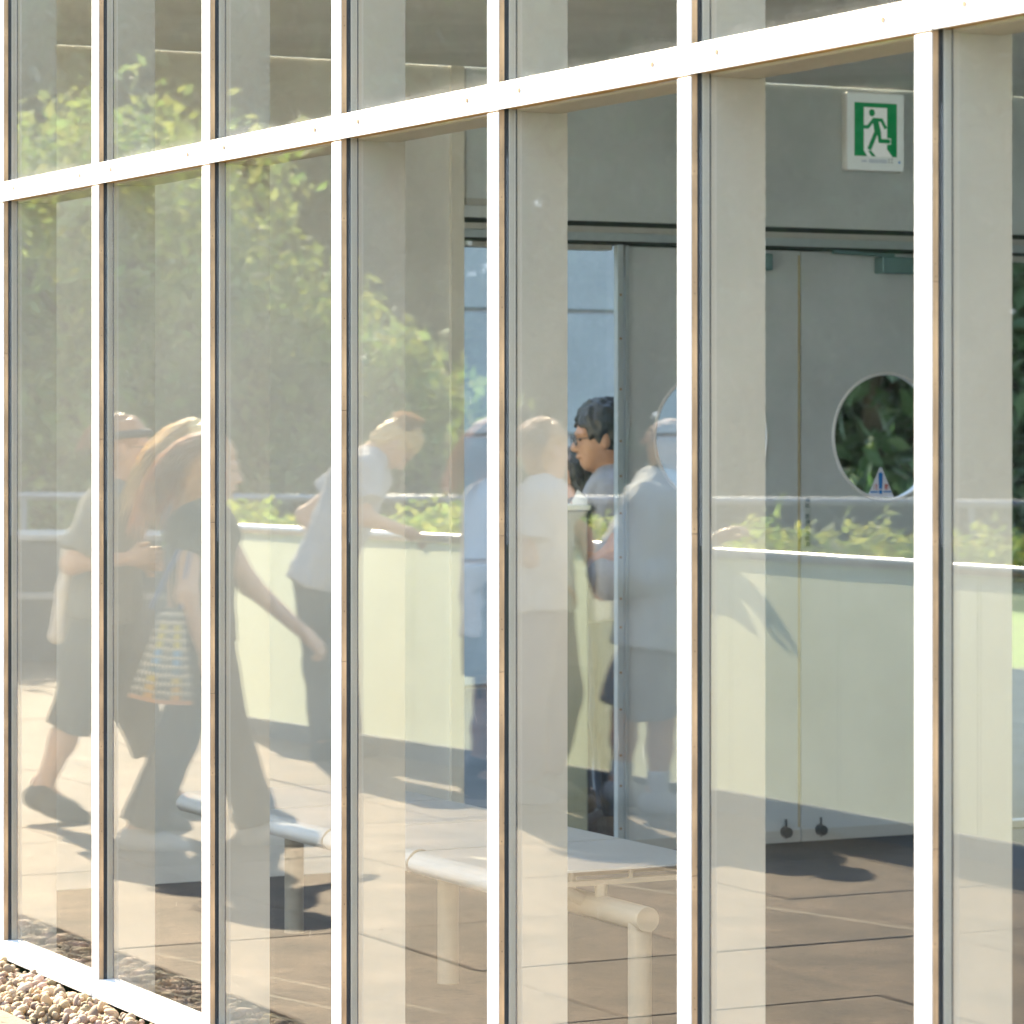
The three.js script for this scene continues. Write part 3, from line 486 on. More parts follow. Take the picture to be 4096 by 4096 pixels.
function nets(f, cell, pad = 0.03) {
  const lo = f.lo.map(v => v - pad - cell), n = f.hi.map((v, i) => Math.ceil((v + pad - lo[i]) / cell) + 2), [nx, ny, nz] = n;
  const val = new Float32Array(nx * ny * nz), id = new Int32Array(nx * ny * nz).fill(-1), at = (i, j, k) => (k * ny + j) * nx + i;
  for (let k = 0; k < nz; k++) for (let j = 0; j < ny; j++) for (let i = 0; i < nx; i++) val[at(i, j, k)] = f(lo[0] + i * cell, lo[1] + j * cell, lo[2] + k * cell);
  const pos = [], idx = [];
  for (let k = 0; k < nz - 1; k++) for (let j = 0; j < ny - 1; j++) for (let i = 0; i < nx - 1; i++) {
    let m = 0; const c = []; for (let q = 0; q < 8; q++) { const v = val[at(i + (q & 1), j + (q >> 1 & 1), k + (q >> 2))]; c.push(v); if (v < 0) m |= 1 << q; }
    if (m === 0 || m === 255) continue;
    let x = 0, y = 0, z = 0, s = 0;
    for (let a = 0; a < 8; a++) for (const b of [a | 1, a | 2, a | 4]) if (b !== a && (c[a] < 0) !== (c[b] < 0)) { const t = c[a] / (c[a] - c[b]); x += (a & 1) + t * ((b & 1) - (a & 1)); y += (a >> 1 & 1) + t * ((b >> 1 & 1) - (a >> 1 & 1)); z += (a >> 2) + t * ((b >> 2) - (a >> 2)); s++; }
    id[at(i, j, k)] = pos.length / 3; pos.push(lo[0] + (i + x / s) * cell, lo[1] + (j + y / s) * cell, lo[2] + (k + z / s) * cell);
  }
  for (let k = 1; k < nz - 1; k++) for (let j = 1; j < ny - 1; j++) for (let i = 1; i < nx - 1; i++) {
    const a = val[at(i, j, k)] < 0;
    const quad = (p, q, r, s, flip) => { if (p < 0 || q < 0 || r < 0 || s < 0) return; flip ? idx.push(p, r, q, p, s, r) : idx.push(p, q, r, p, r, s); };
    if (a !== val[at(i + 1, j, k)] < 0) quad(id[at(i, j - 1, k - 1)], id[at(i, j, k - 1)], id[at(i, j, k)], id[at(i, j - 1, k)], !a);
    if (a !== val[at(i, j + 1, k)] < 0) quad(id[at(i - 1, j, k - 1)], id[at(i - 1, j, k)], id[at(i, j, k)], id[at(i, j, k - 1)], !a);
    if (a !== val[at(i, j, k + 1)] < 0) quad(id[at(i - 1, j - 1, k)], id[at(i, j - 1, k)], id[at(i, j, k)], id[at(i - 1, j, k)], !a);
  }
  const g = new THREE.BufferGeometry(); g.setAttribute('position', new THREE.Float32BufferAttribute(pos, 3)); g.setIndex(idx); g.computeVertexNormals();
  const uv = new Float32Array(pos.length / 3 * 2); for (let i = 0; i < uv.length / 2; i++) { uv[i * 2] = pos[i * 3] + pos[i * 3 + 2]; uv[i * 2 + 1] = pos[i * 3 + 1]; }
  g.setAttribute('uv', new THREE.BufferAttribute(uv, 2)); return g;
}
const folds = (f, amp, fx = 14, fy = 7) => { const h = (x, y, z) => { const d = f(x, y, z); return d > 0.05 || d < -0.05 ? d : d + amp * (noise.noise(x * fx, y * fy, z * fx) + 0.5 * noise.noise(x * fx * 2.3 + 7, y * fy * 2.1, z * fx * 2.3)); }; h.lo = f.lo; h.hi = f.hi; return h; };
// head in its own axes: x forward, y up, z to the side
function ellip(c, r) { const m = Math.min(...r); const f = (x, y, z) => { const a = (x - c[0]) / r[0], b = (y - c[1]) / r[1], d = (z - c[2]) / r[2], k = Math.hypot(a, b, d); return (k - 1) * m * (0.6 + 0.4 * Math.min(k, 1.5)); }; f.lo = c.map((v, i) => v - r[i]); f.hi = c.map((v, i) => v + r[i]); return f; }
const skull = (() => {
  const base = blend([ellip([-0.012, 0.032, 0], [0.096, 0.096, 0.076]), ellip([0.028, -0.035, 0], [0.066, 0.078, 0.058]), bone([0.052, -0.098, -0.012], [0.052, -0.098, 0.012], 0.024, 0.024), bone([-0.03, -0.05, 0], [-0.02, -0.16, 0], 0.056, 0.052)], 0.035);
  const nose = blend([bone([0.088, 0.006, 0], [0.108, -0.032, 0], 0.008, 0.0125), bone([0.098, -0.036, -0.01], [0.098, -0.036, 0.01], 0.009, 0.009)], 0.012);
  const more = [-1, 1].flatMap(s => [ellip([-0.008, -0.012, s * 0.076], [0.02, 0.033, 0.012]), bone([0.084, 0.024, s * 0.012], [0.07, 0.024, s * 0.045], 0.011, 0.009)]);
  const lips = bone([0.09, -0.066, -0.016], [0.09, -0.066, 0.016], 0.0085, 0.0085);
  const f = (x, y, z) => { let d = smin(base(x, y, z), nose(x, y, z), 0.014); for (const g of more) d = smin(d, g(x, y, z), 0.012); for (const s of [-1, 1]) d = -smin(-d, Math.hypot(x - 0.096, y - 0.002, z - s * 0.03) - 0.013, 0.012); return smin(d, lips(x, y, z), 0.008); };
  f.lo = [-0.12, -0.19, -0.1]; f.hi = [0.13, 0.14, 0.1]; return f;
})();
let headGeo = null;
function hand(w, dir, palm, curl) {   // wrist, direction of the forearm, palm normal
  const d = unit3(dir), n = unit3(sub3(palm, d.map(v => v * dot3(palm, d)))), s = cross3(d, n), at = (a, b, c) => add3(add3(add3(w, d, a), s, b), n, c);
  const list = [bone(at(0.0, 0, 0), at(0.035, 0, 0), 0.025, 0.027), ...[-0.027, -0.009, 0.009, 0.026].map(o => bone(at(0.02, o * 0.6, 0), at(0.085, o, 0.002), 0.014, 0.012))];
  const hold = blend(list, 0.02), fing = [];
  [[-0.028, 0.062], [-0.009, 0.076], [0.01, 0.07], [0.027, 0.055]].forEach(([o, L]) => {
    let p = at(0.085, o, 0.002), a = curl * 0.5; for (const q of [0.45, 0.32, 0.23]) { const e = add3(add3(p, d, L * q * Math.cos(a)), n, L * q * Math.sin(a)); fing.push(bone(p, e, 0.0095, 0.0085)); p = e; a += curl; }
  });
  const t0 = at(0.025, -0.026, 0.006), t1 = at(0.055, -0.05, 0.016), t2 = at(0.085, -0.052, 0.024); fing.push(bone(t0, t1, 0.013, 0.011), bone(t1, t2, 0.0105, 0.009));
  const f = (x, y, z) => { let v = hold(x, y, z); for (const g of fing) v = smin(v, g(x, y, z), 0.006); return v; };
  f.lo = [0, 1, 2].map(i => Math.min(hold.lo[i], ...fing.map(g => g.lo[i]))); f.hi = [0, 1, 2].map(i => Math.max(hold.hi[i], ...fing.map(g => g.hi[i])));
  return nets(f, 0.0045, 0.01);
}
function strands(rootFn, count, r0, pts = 7) {   // tapered locks of hair
  const pos = [], idx = []; let base = 0;
  for (let i = 0; i < count; i++) {
    const path = rootFn(i, pts), r = r0 * rr(0.6, 1.3);
    for (let k = 0; k < pts; k++) {
      const p = path[k], q = path[Math.min(pts - 1, k + 1)], o = path[Math.max(0, k - 1)], d = unit3(sub3(q, o)), s = unit3(cross3(d, Math.abs(d[1]) > 0.8 ? [1, 0, 0] : [0, 1, 0])), t = cross3(s, d), w = r * (1 - 0.8 * k / (pts - 1));
      for (let m = 0; m < 3; m++) { const a = m * 2.094; pos.push(...add3(add3(p, s, Math.cos(a) * w), t, Math.sin(a) * w)); }
      if (k) for (let m = 0; m < 3; m++) { const a = base + (k - 1) * 3 + m, b = base + (k - 1) * 3 + (m + 1) % 3; idx.push(a, b, a + 3, b, b + 3, a + 3); }
    }
    base += pts * 3;
  }
  const g = new THREE.BufferGeometry(); g.setAttribute('position', new THREE.Float32BufferAttribute(pos, 3)); g.setIndex(idx); g.computeVertexNormals();
  g.setAttribute('uv', new THREE.BufferAttribute(new Float32Array(pos.length / 3 * 2), 2)); return g;
}
const skins = { fair: MP(0.60, 0.35, 0.21, { roughness: 0.55, map: faint }), tan: MP(0.34, 0.185, 0.11, { roughness: 0.55, map: faint }) };
const cloth = (r, g, b, o = {}) => M(r, g, b, { roughness: 0.95, map: weave, ...o });
const hairMat = (r, g, b) => MP(r, g, b, { roughness: 0.9, transmission: 0.7, thickness: 0, ior: 1.4, side: THREE.DoubleSide });
const OUT = -Math.atan2(0.89, 0.4556), IN = -OUT;
function person(key, label, o) {
  const F = FIGURES[key], j = F.j, T = thing('person', label, 'person', F.pos[0], F.y ?? 0, F.pos[1], F.inside ? IN : OUT);
  const face = unit3(o.face ?? [F.inside ? -1 : 1, 0, 0]), tilt = o.tilt ?? 0;
  const side0 = unit3(cross3(face, [0, 1, 0])), up0 = cross3(side0, face);
  const fw = unit3(add3(face.map(v => v * Math.cos(tilt)), up0, -Math.sin(tilt))), up = cross3(side0, fw);
  const basis = new THREE.Matrix4().makeBasis(V(...fw), V(...up), V(...side0)).setPosition(...j.head), H = p => { const v = V(...p).applyMatrix4(basis); return [v.x, v.y, v.z]; };
  const fem = o.slim ? 0.9 : 1, spine = unit3(sub3(j.neck, lerp3(j.hpA, j.hpB, 0.5)));
  const sides = ['A', 'B'].map(s => ({ sh: j['sh' + s], el: j['el' + s], wr: j['wr' + s], hp: j['hp' + s], kn: j['kn' + s], an: j['an' + s], to: j['to' + s] }));
  const torso = (e, drop = 0, clip) => [...sides.flatMap(s => { const inn = add3(lerp3(s.sh, j.neck, 0.3), spine, -0.05), hip = add3(s.hp, spine, -drop); return [bone(hip, lerp3(s.hp, inn, 0.5), (0.098 + e) * fem, (0.086 + e) * fem, clip), bone(lerp3(s.hp, inn, 0.5), inn, (0.086 + e) * fem, (0.096 + e) * fem), bone(s.sh, lerp3(s.sh, j.neck, 0.75), (0.052 + e) * fem, (0.045 + e) * fem)]; })];
  // body: one surface; hands and head are finer and merged into it
  const limbs = sides.flatMap(s => [bone(s.sh, s.el, 0.050, 0.042), bone(s.el, s.wr, 0.042, 0.027), bone(s.hp, s.kn, 0.083 * fem, 0.056 * fem), bone(s.kn, lerp3(s.kn, s.an, 0.35), 0.054 * fem, 0.056 * fem), bone(lerp3(s.kn, s.an, 0.35), s.an, 0.055 * fem, 0.035), bone(add3(s.an, unit3(sub3(s.to, s.an)), -0.02), s.to, 0.036, 0.026)]);
  const bodyF = blend([...torso(0), bone(add3(j.neck, spine, -0.03), H([-0.022, -0.09, 0]), 0.055 * fem, 0.054 * fem), ...limbs], 0.03);
  headGeo ??= nets(skull, 0.0045, 0.01);
  const geos = [nets(bodyF, 0.014), headGeo.clone().applyMatrix4(basis)];
  sides.forEach((s, k) => geos.push(hand(s.wr, sub3(s.wr, s.el), o.palm?.[k] ?? [0.3, -1, k ? -0.3 : 0.3], o.curl?.[k] ?? 0.45)));
  part(T, 'body', join(geos), skins[o.skin ?? 'fair']);
  for (const s of [-1, 1]) part(T, 'eye', new THREE.SphereGeometry(0.0085, 10, 8).scale(0.7, 0.75, 1.2).translate(0.0835, 0.002, s * 0.03).applyMatrix4(basis), M(0.03, 0.02, 0.015, { roughness: 0.2 }));
  // clothes
  if (o.bottom) {
    const b = o.bottom, e = b.loose ?? 0.018, waist = add3(lerp3(j.hpA, j.hpB, 0.5), spine, 0.11), list = [bone(add3(j.hpA, spine, 0.05), add3(j.hpB, spine, 0.05), 0.10 * fem + e * 0.6, 0.10 * fem + e * 0.6, [waist, spine])];
    sides.forEach((s, k) => {
      const to = Array.isArray(b.to) ? b.to[k] : b.to, fl = b.flare ?? 0;
      if (to <= 1) { const p = lerp3(s.hp, s.kn, to); list.push(bone(s.hp, p, (0.088 + e) * fem, (0.07 + e + fl) * fem, [p, unit3(sub3(s.kn, s.hp))])); }
      else { const p = lerp3(s.kn, s.an, to - 1); list.push(bone(s.hp, s.kn, (0.088 + e) * fem, (0.06 + e + fl * 0.4) * fem), bone(s.kn, p, (0.06 + e + fl * 0.4) * fem, (0.045 + e + fl) * fem, [p, unit3(sub3(s.an, s.kn))])); }
    });
    part(T, b.name, nets(folds(blend(list, 0.035), 0.010, 11, 5), 0.0125), b.mat);
    if (b.piping) { const s = sides[0], q = z => [z[0] - 0.0, z[1], z[2] - 0.082]; part(T, 'trouser_piping', tube([q(add3(s.hp, [0.0, 0.05, -0.03])), q(lerp3(s.hp, s.kn, 0.5)), q(add3(s.kn, [0, 0, 0.012])), q(add3(s.an, [0, 0.06, 0.02]))], 0.007, 6), b.piping); }
  }
  if (o.top) {
    const b = o.top, e = b.loose ?? 0.018, mid = lerp3(j.hpA, j.hpB, 0.5), hem = add3(mid, spine, -b.drop), list = torso(e, b.drop + 0.04, [hem, spine.map(v => -v)]);
    sides.forEach(s => {
      const t = b.sleeve;
      if (t <= 1) { const p = lerp3(s.sh, s.el, t); list.push(bone(s.sh, p, 0.055 * fem + e, 0.052 * fem + e * 1.2, [p, unit3(sub3(s.el, s.sh))])); }
      else { const p = lerp3(s.el, s.wr, t - 1); list.push(bone(s.sh, s.el, 0.055 * fem + e, 0.046 * fem + e), bone(s.el, p, 0.046 * fem + e, 0.036 + e * 0.7, [p, unit3(sub3(s.wr, s.el))])); }
    });
    if (b.collar) list.push(bone(add3(j.neck, spine, -0.03), add3(j.neck, spine, b.collar), 0.068 * fem, 0.064 * fem, [add3(j.neck, spine, b.collar), spine]));
    if (b.hood) list.push(bone(add3(add3(j.neck, face, -0.07), [0, 0.01, -0.06]), add3(add3(j.neck, face, -0.07), [0, 0.01, 0.06]), 0.06, 0.06), bone(add3(add3(j.neck, face, -0.1), spine, -0.08), add3(add3(j.neck, face, -0.08), spine, 0), 0.05, 0.06));
    part(T, b.name, nets(folds(blend(list, 0.03), (b.fold ?? 0.009) * 1.35, 13, 6), 0.0125), b.mat);
  }
  if (o.shoes) sides.forEach(s => {
    const dir = unit3(sub3(s.to, s.an)), flat = unit3([dir[0], Math.min(0, dir[1] * 0.5), dir[2]]), heel = add3([s.an[0], Math.max(0.03, s.an[1] - 0.05), s.an[2]], flat, -0.035), toe = add3(s.to, flat, 0.03), fl = Math.min(s.to[1], heel[1]) - 0.03;
    const f = blend([bone(heel, toe, 0.043, 0.034), bone(add3(s.an, [0, o.shoes.high ?? -0.01, 0]), heel, 0.048, 0.043), bone(lerp3(heel, toe, 0.35), lerp3(heel, toe, 0.7), 0.052, 0.046)], 0.03);
    part(T, o.shoes.name, nets(f, 0.009), o.shoes.mat);
    if (o.shoes.sole) part(T, 'sole', nets(blend([bone(add3(heel, [0, -0.032, 0]), add3(toe, [0, -0.02, 0]), 0.024, 0.02)], 0.01), 0.009), o.shoes.sole);
    if (o.shoes.sock) part(T, 'sock', nets(bone(s.an, lerp3(s.an, s.kn, o.shoes.sockTo ?? 0.3), 0.047, 0.05, [lerp3(s.an, s.kn, o.shoes.sockTo ?? 0.3), unit3(sub3(s.kn, s.an))]), 0.01), o.shoes.sock);
  });
  // hair
  const h = o.hair;
  if (h) {
    const puff = h.puff ?? 0, cap = ellip([-0.02 + puff * 0.4, 0.042 + puff * 0.6, 0], [0.103 + puff * 0.6, 0.1 + puff, 0.088 + puff * 0.5]), cut = ellip([0.108, -0.035, 0], [0.085, h.fringe ?? 0.085, 0.088]), nape = h.style === 'short' ? h.nape ?? -0.05 : h.length > 0.3 ? -0.32 : -0.13;
    const back = h.style === 'long' && h.length > 0.3 ? blend([ellip([-0.05, -0.02, 0], [0.072, 0.1, 0.074]), bone([-0.055, -0.05, 0], [-0.115, -0.27, 0], 0.07, 0.03)], 0.03) : ellip([-0.05, -0.02, 0], [0.072, 0.1, 0.074]);
    const f = (x, y, z) => Math.max(-cut(x, y, z), smin(cap(x, y, z), back(x, y, z), 0.03), nape - y) + 0.012 * noise.noise(x * 38, y * 26, z * 38); f.lo = [-0.19, nape - 0.03, -0.12]; f.hi = [0.11, 0.18, 0.12];
    const wind = h.wind ?? [-0.3, 0, 0], base = h.mat.color, core = h.mat.transmission ? M(base.r, base.g, base.b, { roughness: 0.36 }) : h.mat;
    const hp = part(T, 'hair', nets(f, 0.006, 0.02).applyMatrix4(basis), core);
    part(hp, 'strands', strands((i, n) => {
      const a = rr(-1, 1) * 1.9, b = rr(0.15, 1.5); let p = [-0.02 - 0.1 * Math.cos(b) * Math.cos(a * 0.8), 0.045 + 0.1 * Math.sin(b), 0.088 * Math.cos(b) * Math.sin(a)]; p = H(p);
      const L = (h.length ?? 0.05) * rr(0.55, 1.1), out = [p]; let d = unit3(add3(sub3(p, H([0, 0.03, 0])), add3(fw.map(v => -v * 0.5), wind, 0.4)));
      for (let k = 1; k < n; k++) { d = unit3(add3(add3(d, [0, -1, 0], h.style === 'short' ? 0.12 : 0.62), add3(wind, [rr(-1, 1), rr(-0.6, 0.6), rr(-1, 1)], 0.45), h.style === 'short' ? 0.25 : 0.28)); p = add3(p, d, L / (n - 1)); out.push(p); } return out;
    }, (h.count ?? 160) * 1.9, (h.thick ?? 0.005) * 0.75), h.mat);
  }
  if (o.glasses) {
    const q = []; for (const s of [-1, 1]) { q.push(new THREE.TorusGeometry(0.021, 0.0022, 6, 20).rotateY(Math.PI / 2).translate(0.104, 0.0, s * 0.031), rod(V(0.103, 0.006, s * 0.05), V(-0.005, 0.008, s * 0.08), 0.002, 0.002, 6)); } q.push(rod(V(0.105, 0.004, -0.011), V(0.105, 0.004, 0.011), 0.002, 0.002, 6));
    const g = part(T, 'glasses', join(q).applyMatrix4(basis), M(0.02, 0.02, 0.022, { roughness: 0.3 }));
    for (const s of [-1, 1]) part(g, 'lens', metreUV(new THREE.CylinderGeometry(0.02, 0.02, 0.002, 20).rotateZ(Math.PI / 2).translate(0.104, 0, s * 0.031).applyMatrix4(basis)), o.glasses);
  }
  return { T, j, H, basis, x: F.extra };
}
function slab4(p, depth) {   // a quadrilateral given by four corners, thickened
  const q = p.map(v => V(...v)), n = q[1].clone().sub(q[0]).cross(q[3].clone().sub(q[0])).normalize().multiplyScalar(depth / 2), N = 8, pos = [], uv = [], idx = [];
  for (const s of [-1, 1]) for (let j = 0; j <= N; j++) for (let i = 0; i <= N; i++) {
    const u = i / N, v = j / N, a = q[0].clone().lerp(q[1], u), b = q[3].clone().lerp(q[2], u), e = Math.min(1, 4 * Math.min(u, 1 - u, v * 1.5, 1 - v) + 0.12), c = a.lerp(b, v).addScaledVector(n, s * e); c.y -= 0.012 * Math.sin(u * Math.PI) * v;
    pos.push(c.x, c.y, c.z); uv.push(u, 1 - v);
  }
  const M2 = (N + 1) * (N + 1);
  for (let s = 0; s < 2; s++) for (let j = 0; j < N; j++) for (let i = 0; i < N; i++) { const a = s * M2 + j * (N + 1) + i, b = a + 1, c = a + N + 1, d = c + 1; s ? idx.push(a, c, b, b, c, d) : idx.push(a, b, c, b, d, c); }
  const rim = []; for (let i = 0; i < N; i++) rim.push([i, i + 1]); for (let j = 0; j < N; j++) rim.push([j * (N + 1) + N, (j + 1) * (N + 1) + N]); for (let i = N; i > 0; i--) rim.push([N * (N + 1) + i, N * (N + 1) + i - 1]); for (let j = N; j > 0; j--) rim.push([j * (N + 1), (j - 1) * (N + 1)]);
  for (const [a, b] of rim) idx.push(a, a + M2, b, b, a + M2, b + M2);
  const g = new THREE.BufferGeometry(); g.setAttribute('position', new THREE.Float32BufferAttribute(pos, 3)); g.setAttribute('uv', new THREE.Float32BufferAttribute(uv, 2)); g.setIndex(idx); g.computeVertexNormals(); return g;
}
// 1 - man walking in sandals
{
  const p = person('walker', 'man in taupe shirt, cropped dark trousers and sandals, mirrored at far left', {
    skin: 'fair', glasses: M(0.03, 0.035, 0.04, { roughness: 0.08, metalness: 0.3 }), curl: [0.5, 0.5], palm: [[0, 0, 1], [0, 0, -1]],
    top: { name: 'shirt', mat: cloth(0.20, 0.185, 0.15), sleeve: 0.84, drop: 0.06, loose: 0.024, collar: 0.03 }, bottom: { name: 'cropped_trousers', mat: cloth(0.055, 0.058, 0.055), to: [1.2, 1.5], loose: 0.02, flare: 0.03 },
    shoes: { name: 'sandal', mat: cloth(0.03, 0.032, 0.034), sole: cloth(0.25, 0.22, 0.18) }, hair: { mat: hairMat(0.33, 0.15, 0.06), style: 'long', length: 0.13, count: 150, thick: 0.006, wind: [-0.9, 0.3, 0], fringe: 0.1 },
  });
  part(p.T, 'head_band', metreUV(new THREE.TorusGeometry(0.088, 0.017, 8, 32).rotateX(Math.PI / 2).rotateZ(0.12).scale(1.16, 1, 1).translate(-0.014, 0.055, 0).applyMatrix4(p.basis)), cloth(0.05, 0.055, 0.065));
  const c = p.x.cloth; part(p.T, 'tied_shirt', nets(folds(blend([bone(c[0], c[1], 0.028, 0.032), bone(c[1], c[2], 0.032, 0.04), bone(add3(c[1], [0, 0, 0.12]), add3(c[2], [0.02, 0.05, 0.12]), 0.028, 0.034), bone(c[0], add3(c[0], [0.05, -0.02, 0.14]), 0.03, 0.03)], 0.03), 0.008, 18, 6), 0.01), cloth(0.8, 0.70, 0.58));
}
// 2 - woman with tote bag
{
  const p = person('auburn', 'auburn haired woman in dark green tee carrying a patterned tote, mirrored mid stride', {
    slim: 1, tilt: 0.12, curl: [0.4, 0.9], palm: [[0, 0, 1], [0, -1, 0.3]],
    top: { name: 'tee_shirt', mat: cloth(0.045, 0.055, 0.04), sleeve: 0.42, drop: 0.03, loose: 0.022 }, bottom: { name: 'wide_trousers', mat: cloth(0.035, 0.042, 0.045), to: 1.93, loose: 0.012, flare: 0.04 },
    shoes: { name: 'sneaker', mat: cloth(0.45, 0.43, 0.40), sole: cloth(0.6, 0.58, 0.54) }, hair: { mat: hairMat(0.5, 0.25, 0.085), style: 'long', length: 0.42, count: 260, thick: 0.0055, wind: [-0.35, 0.0, 0.05] },
  });
  const tex = (() => {
    const c = document.createElement('canvas'); c.width = 256; c.height = 320; const x = c.getContext('2d'); x.fillStyle = '#8d8878'; x.fillRect(0, 0, 256, 320);
    const hue = ['#c9b400', '#c9b400', '#c9b400', '#3f8fb5', '#3f8fb5', '#3a6c7c', '#c9a800', '#d09a10', '#d59412'];
    for (let r = 0; r < 11; r++) for (let k = 0; k < 14; k++) {
      const y = r * 29 + 3 + Math.sin(k * 1.3 + r) * 1.5; x.fillStyle = r % 2 ? '#1d3234' : '#16262a'; x.fillRect(k * 19, y, 13, 10); x.fillStyle = '#d6c3a6'; x.fillRect(k * 19 + 6, y + 14, 11, 8);
      if (r > 1 && (k === 3 || k === 4 || k === 9 || k === 10)) { x.fillStyle = hue[Math.min(8, r - 2)]; x.fillRect(k * 19, y - 4, 20, 18); }
    }
    x.fillStyle = '#c98a5a'; x.fillRect(0, 306, 256, 14);
    const t = new THREE.CanvasTexture(c); t.colorSpace = THREE.SRGBColorSpace; return t;
  })();
  const B = thing('tote_bag', 'striped yellow, blue and cream tote bag hanging from the woman’s shoulder', 'bag', p.T.position.x, 0, p.T.position.z, p.T.rotation.y);
  part(B, 'bag_body', slab4(p.x.bag, 0.06), M(1, 1, 1, { map: tex, roughness: 0.95 })); part(B, 'strap', join([tube(p.x.strap, 0.007, 6), tube(p.x.strap2, 0.007, 6)]), cloth(0.10, 0.20, 0.42));
}
// 3 - blonde woman behind her
person('blonde', 'blonde woman with long windblown hair walking beside the auburn woman', {
  slim: 1, curl: [0.4, 0.4], top: { name: 'top', mat: cloth(0.12, 0.13, 0.15), sleeve: 0.4, drop: 0.06, loose: 0.018 }, bottom: { name: 'trousers', mat: cloth(0.05, 0.055, 0.06), to: 1.9, loose: 0.006, flare: 0.012 },
  shoes: { name: 'shoe', mat: cloth(0.05, 0.05, 0.05) }, hair: { mat: hairMat(0.78, 0.58, 0.26), style: 'long', length: 0.40, count: 280, thick: 0.0055, wind: [-0.42, 0.0, -0.05] },
});
// 4 - person bent over the handrail
person('leaner', 'person in loose grey shirt and striped dark trousers bending over the handrail', {
  tilt: 1.1, curl: [0.7, 0.4], palm: [[0, -1, 0], [0, -1, 0]], top: { name: 'loose_shirt', mat: cloth(0.55, 0.53, 0.53), sleeve: 0.62, drop: 0.06, loose: 0.04, fold: 0.014, collar: 0.03 },
  bottom: { name: 'trousers', mat: cloth(0.045, 0.05, 0.05), to: 1.96, loose: 0.03, flare: 0.01, piping: cloth(0.4, 0.34, 0.32) }, shoes: { name: 'shoe', mat: cloth(0.04, 0.04, 0.04) },
  hair: { mat: hairMat(0.6, 0.4, 0.17), style: 'short', length: 0.04, count: 300, thick: 0.006, wind: [0.3, -0.7, 0], nape: -0.1, fringe: 0.07 },
});
// 5 - red haired girl with sling bag
{
  const p = person('redhead', 'red haired person in pale open shirt with dark sling bag near the balustrade', {
    slim: 1, skin: 'tan', face: [0.75, 0, 0.65], curl: [0.5, 0.5], top: { name: 'open_shirt', mat: cloth(0.80, 0.78, 0.80), sleeve: 1.35, drop: 0.12, loose: 0.03, fold: 0.013, collar: 0.03 },
    bottom: { name: 'shorts', mat: cloth(0.05, 0.055, 0.06), to: 0.72, loose: 0.03, flare: 0.02 }, shoes: { name: 'boot', mat: cloth(0.018, 0.02, 0.02), high: 0.06, sole: cloth(0.3, 0.3, 0.28) },
    hair: { mat: hairMat(0.46, 0.2, 0.07), style: 'long', length: 0.36, count: 220, thick: 0.005, wind: [-0.35, 0.0, -0.1] },
  });
  const B = thing('sling_bag', 'dark grey cloth sling bag with loose straps beside pale open shirt', 'bag', p.T.position.x, 0, p.T.position.z, p.T.rotation.y);
  part(B, 'bag_body', slab4(p.x.sling, 0.07), cloth(0.06, 0.07, 0.08)); part(B, 'strap', tube(p.x.sstrap, 0.009, 6), cloth(0.05, 0.055, 0.06)); part(B, 'loose_strap', tube([p.x.tail[0], lerp3(p.x.tail[0], p.x.tail[1], 0.5), p.x.tail[1]], 0.011, 6), cloth(0.05, 0.055, 0.06));
}
// 6 - person in pale clothes
person('pale', 'person in cream top and pale pink trousers standing between the two others at the rail', {
  face: [0.8, 0, 0.6], curl: [0.5, 0.5], top: { name: 'top', mat: cloth(0.72, 0.66, 0.60), sleeve: 0.7, drop: 0.05, loose: 0.035, fold: 0.012 }, bottom: { name: 'trousers', mat: cloth(0.36, 0.28, 0.27), to: 1.95, loose: 0.022, flare: 0.015 },
  shoes: { name: 'shoe', mat: cloth(0.35, 0.33, 0.31) }, hair: { mat: hairMat(0.45, 0.24, 0.09), style: 'long', length: 0.16, count: 170, thick: 0.005, wind: [-0.3, 0, 0] },
});
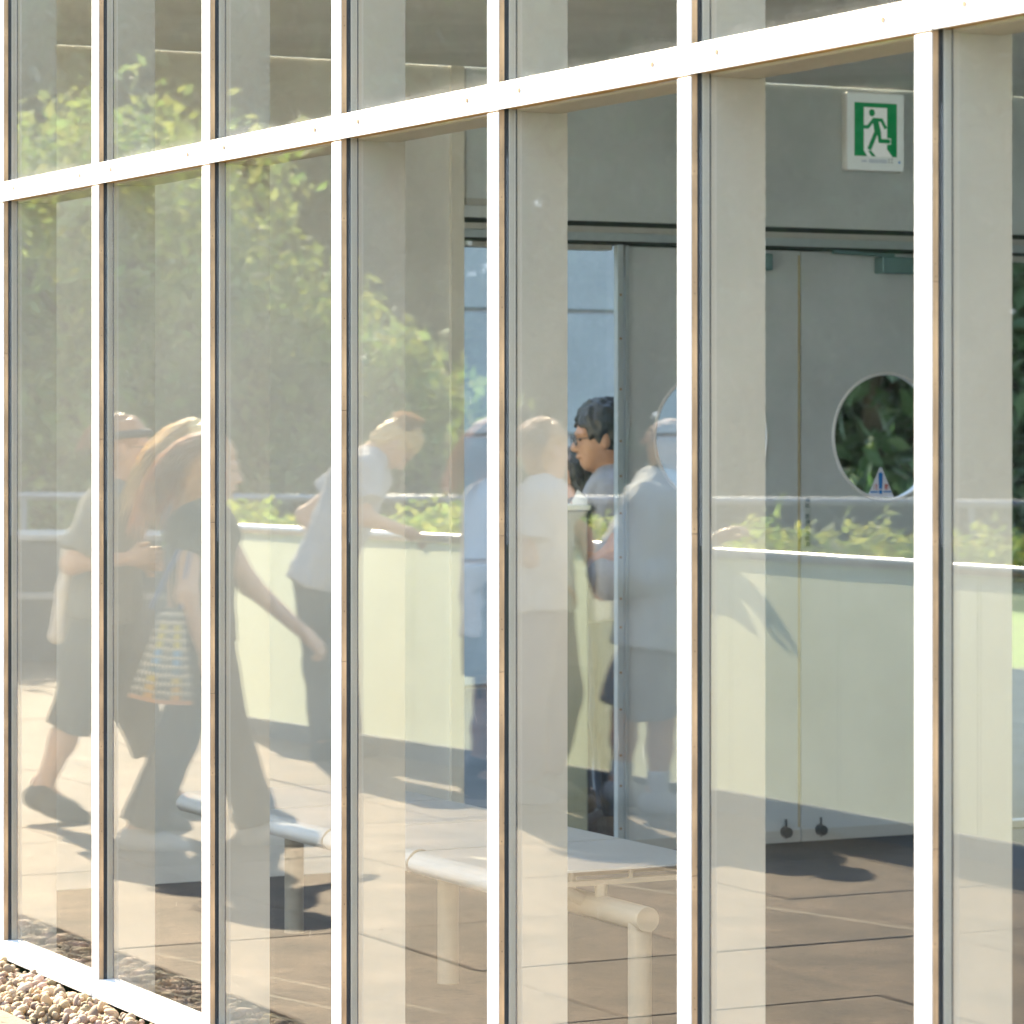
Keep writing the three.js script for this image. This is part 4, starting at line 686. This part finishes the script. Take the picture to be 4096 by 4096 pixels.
// 7 - person in hooded jumper
person('hoodie', 'person in light grey hooded jumper, beige shorts and white socks at the handrail', {
  face: [0.9, 0, 0.4], curl: [0.7, 0.7], top: { name: 'hooded_jumper', mat: cloth(0.62, 0.63, 0.62), sleeve: 1.9, drop: 0.07, loose: 0.058, fold: 0.013, collar: 0.03, hood: 1 },
  bottom: { name: 'shorts', mat: cloth(0.36, 0.33, 0.29), to: 0.95, loose: 0.035, flare: 0.03 }, shoes: { name: 'sneaker', mat: cloth(0.5, 0.5, 0.5), sole: cloth(0.55, 0.53, 0.5), sock: cloth(0.6, 0.62, 0.66), sockTo: 0.32 },
  hair: { mat: hairMat(0.45, 0.24, 0.09), style: 'short', length: 0.05, count: 200, thick: 0.0045, wind: [0.2, -0.3, 0] },
});
// 8 - man with papers beyond the glazed panel, 9 - the person next to him
{
  const p = person('reader', 'black haired man with glasses in grey tee holding papers beyond the door post', {
    skin: 'tan', glasses: mat.clear, tilt: 0.1, face: [-0.97, 0, 0.2], curl: [0.6, 0.7], palm: [[0, 0, -1], [0, 0, 1]], top: { name: 'tee_shirt', mat: cloth(0.27, 0.27, 0.28), sleeve: 0.6, drop: 0.04, loose: 0.028, fold: 0.011 },
    bottom: { name: 'jeans', mat: cloth(0.025, 0.05, 0.085), to: 1.96, loose: 0.012 }, shoes: { name: 'shoe', mat: cloth(0.03, 0.03, 0.03), sole: cloth(0.4, 0.4, 0.4) },
    hair: { mat: M(0.012, 0.013, 0.013, { roughness: 0.5 }), style: 'short', length: 0.032, count: 460, thick: 0.005, wind: [0.05, 0.5, 0], puff: 0.012, fringe: 0.118 },
  });
  const page = (q, label) => part(thing('paper_sheet', label, 'paper', q.T.position.x, 0, q.T.position.z, q.T.rotation.y), 'page', slab4(q.x.sheet, 0.002), M(0.75, 0.77, 0.78, { roughness: 0.8 }));
  page(p, 'white sheet held up at the chest of the man with glasses');
  const c = person('companion', 'shorter black haired person in dark clothes beside the man with papers', {
    slim: 1, skin: 'tan', face: [-0.6, 0, -0.8], curl: [0.5, 0.5], top: { name: 'dark_top', mat: cloth(0.02, 0.03, 0.035), sleeve: 1.5, drop: 0.08, loose: 0.025 }, bottom: { name: 'trousers', mat: cloth(0.03, 0.035, 0.04), to: 1.96, loose: 0.015 },
    shoes: { name: 'shoe', mat: cloth(0.03, 0.03, 0.03) }, hair: { mat: M(0.012, 0.013, 0.013, { roughness: 0.5 }), style: 'long', length: 0.14, count: 200, thick: 0.005, wind: [0.1, 0, 0] },
  });
  page(c, 'white sheet held low by the shorter black haired person');
}
renderer.render(scene, camera);
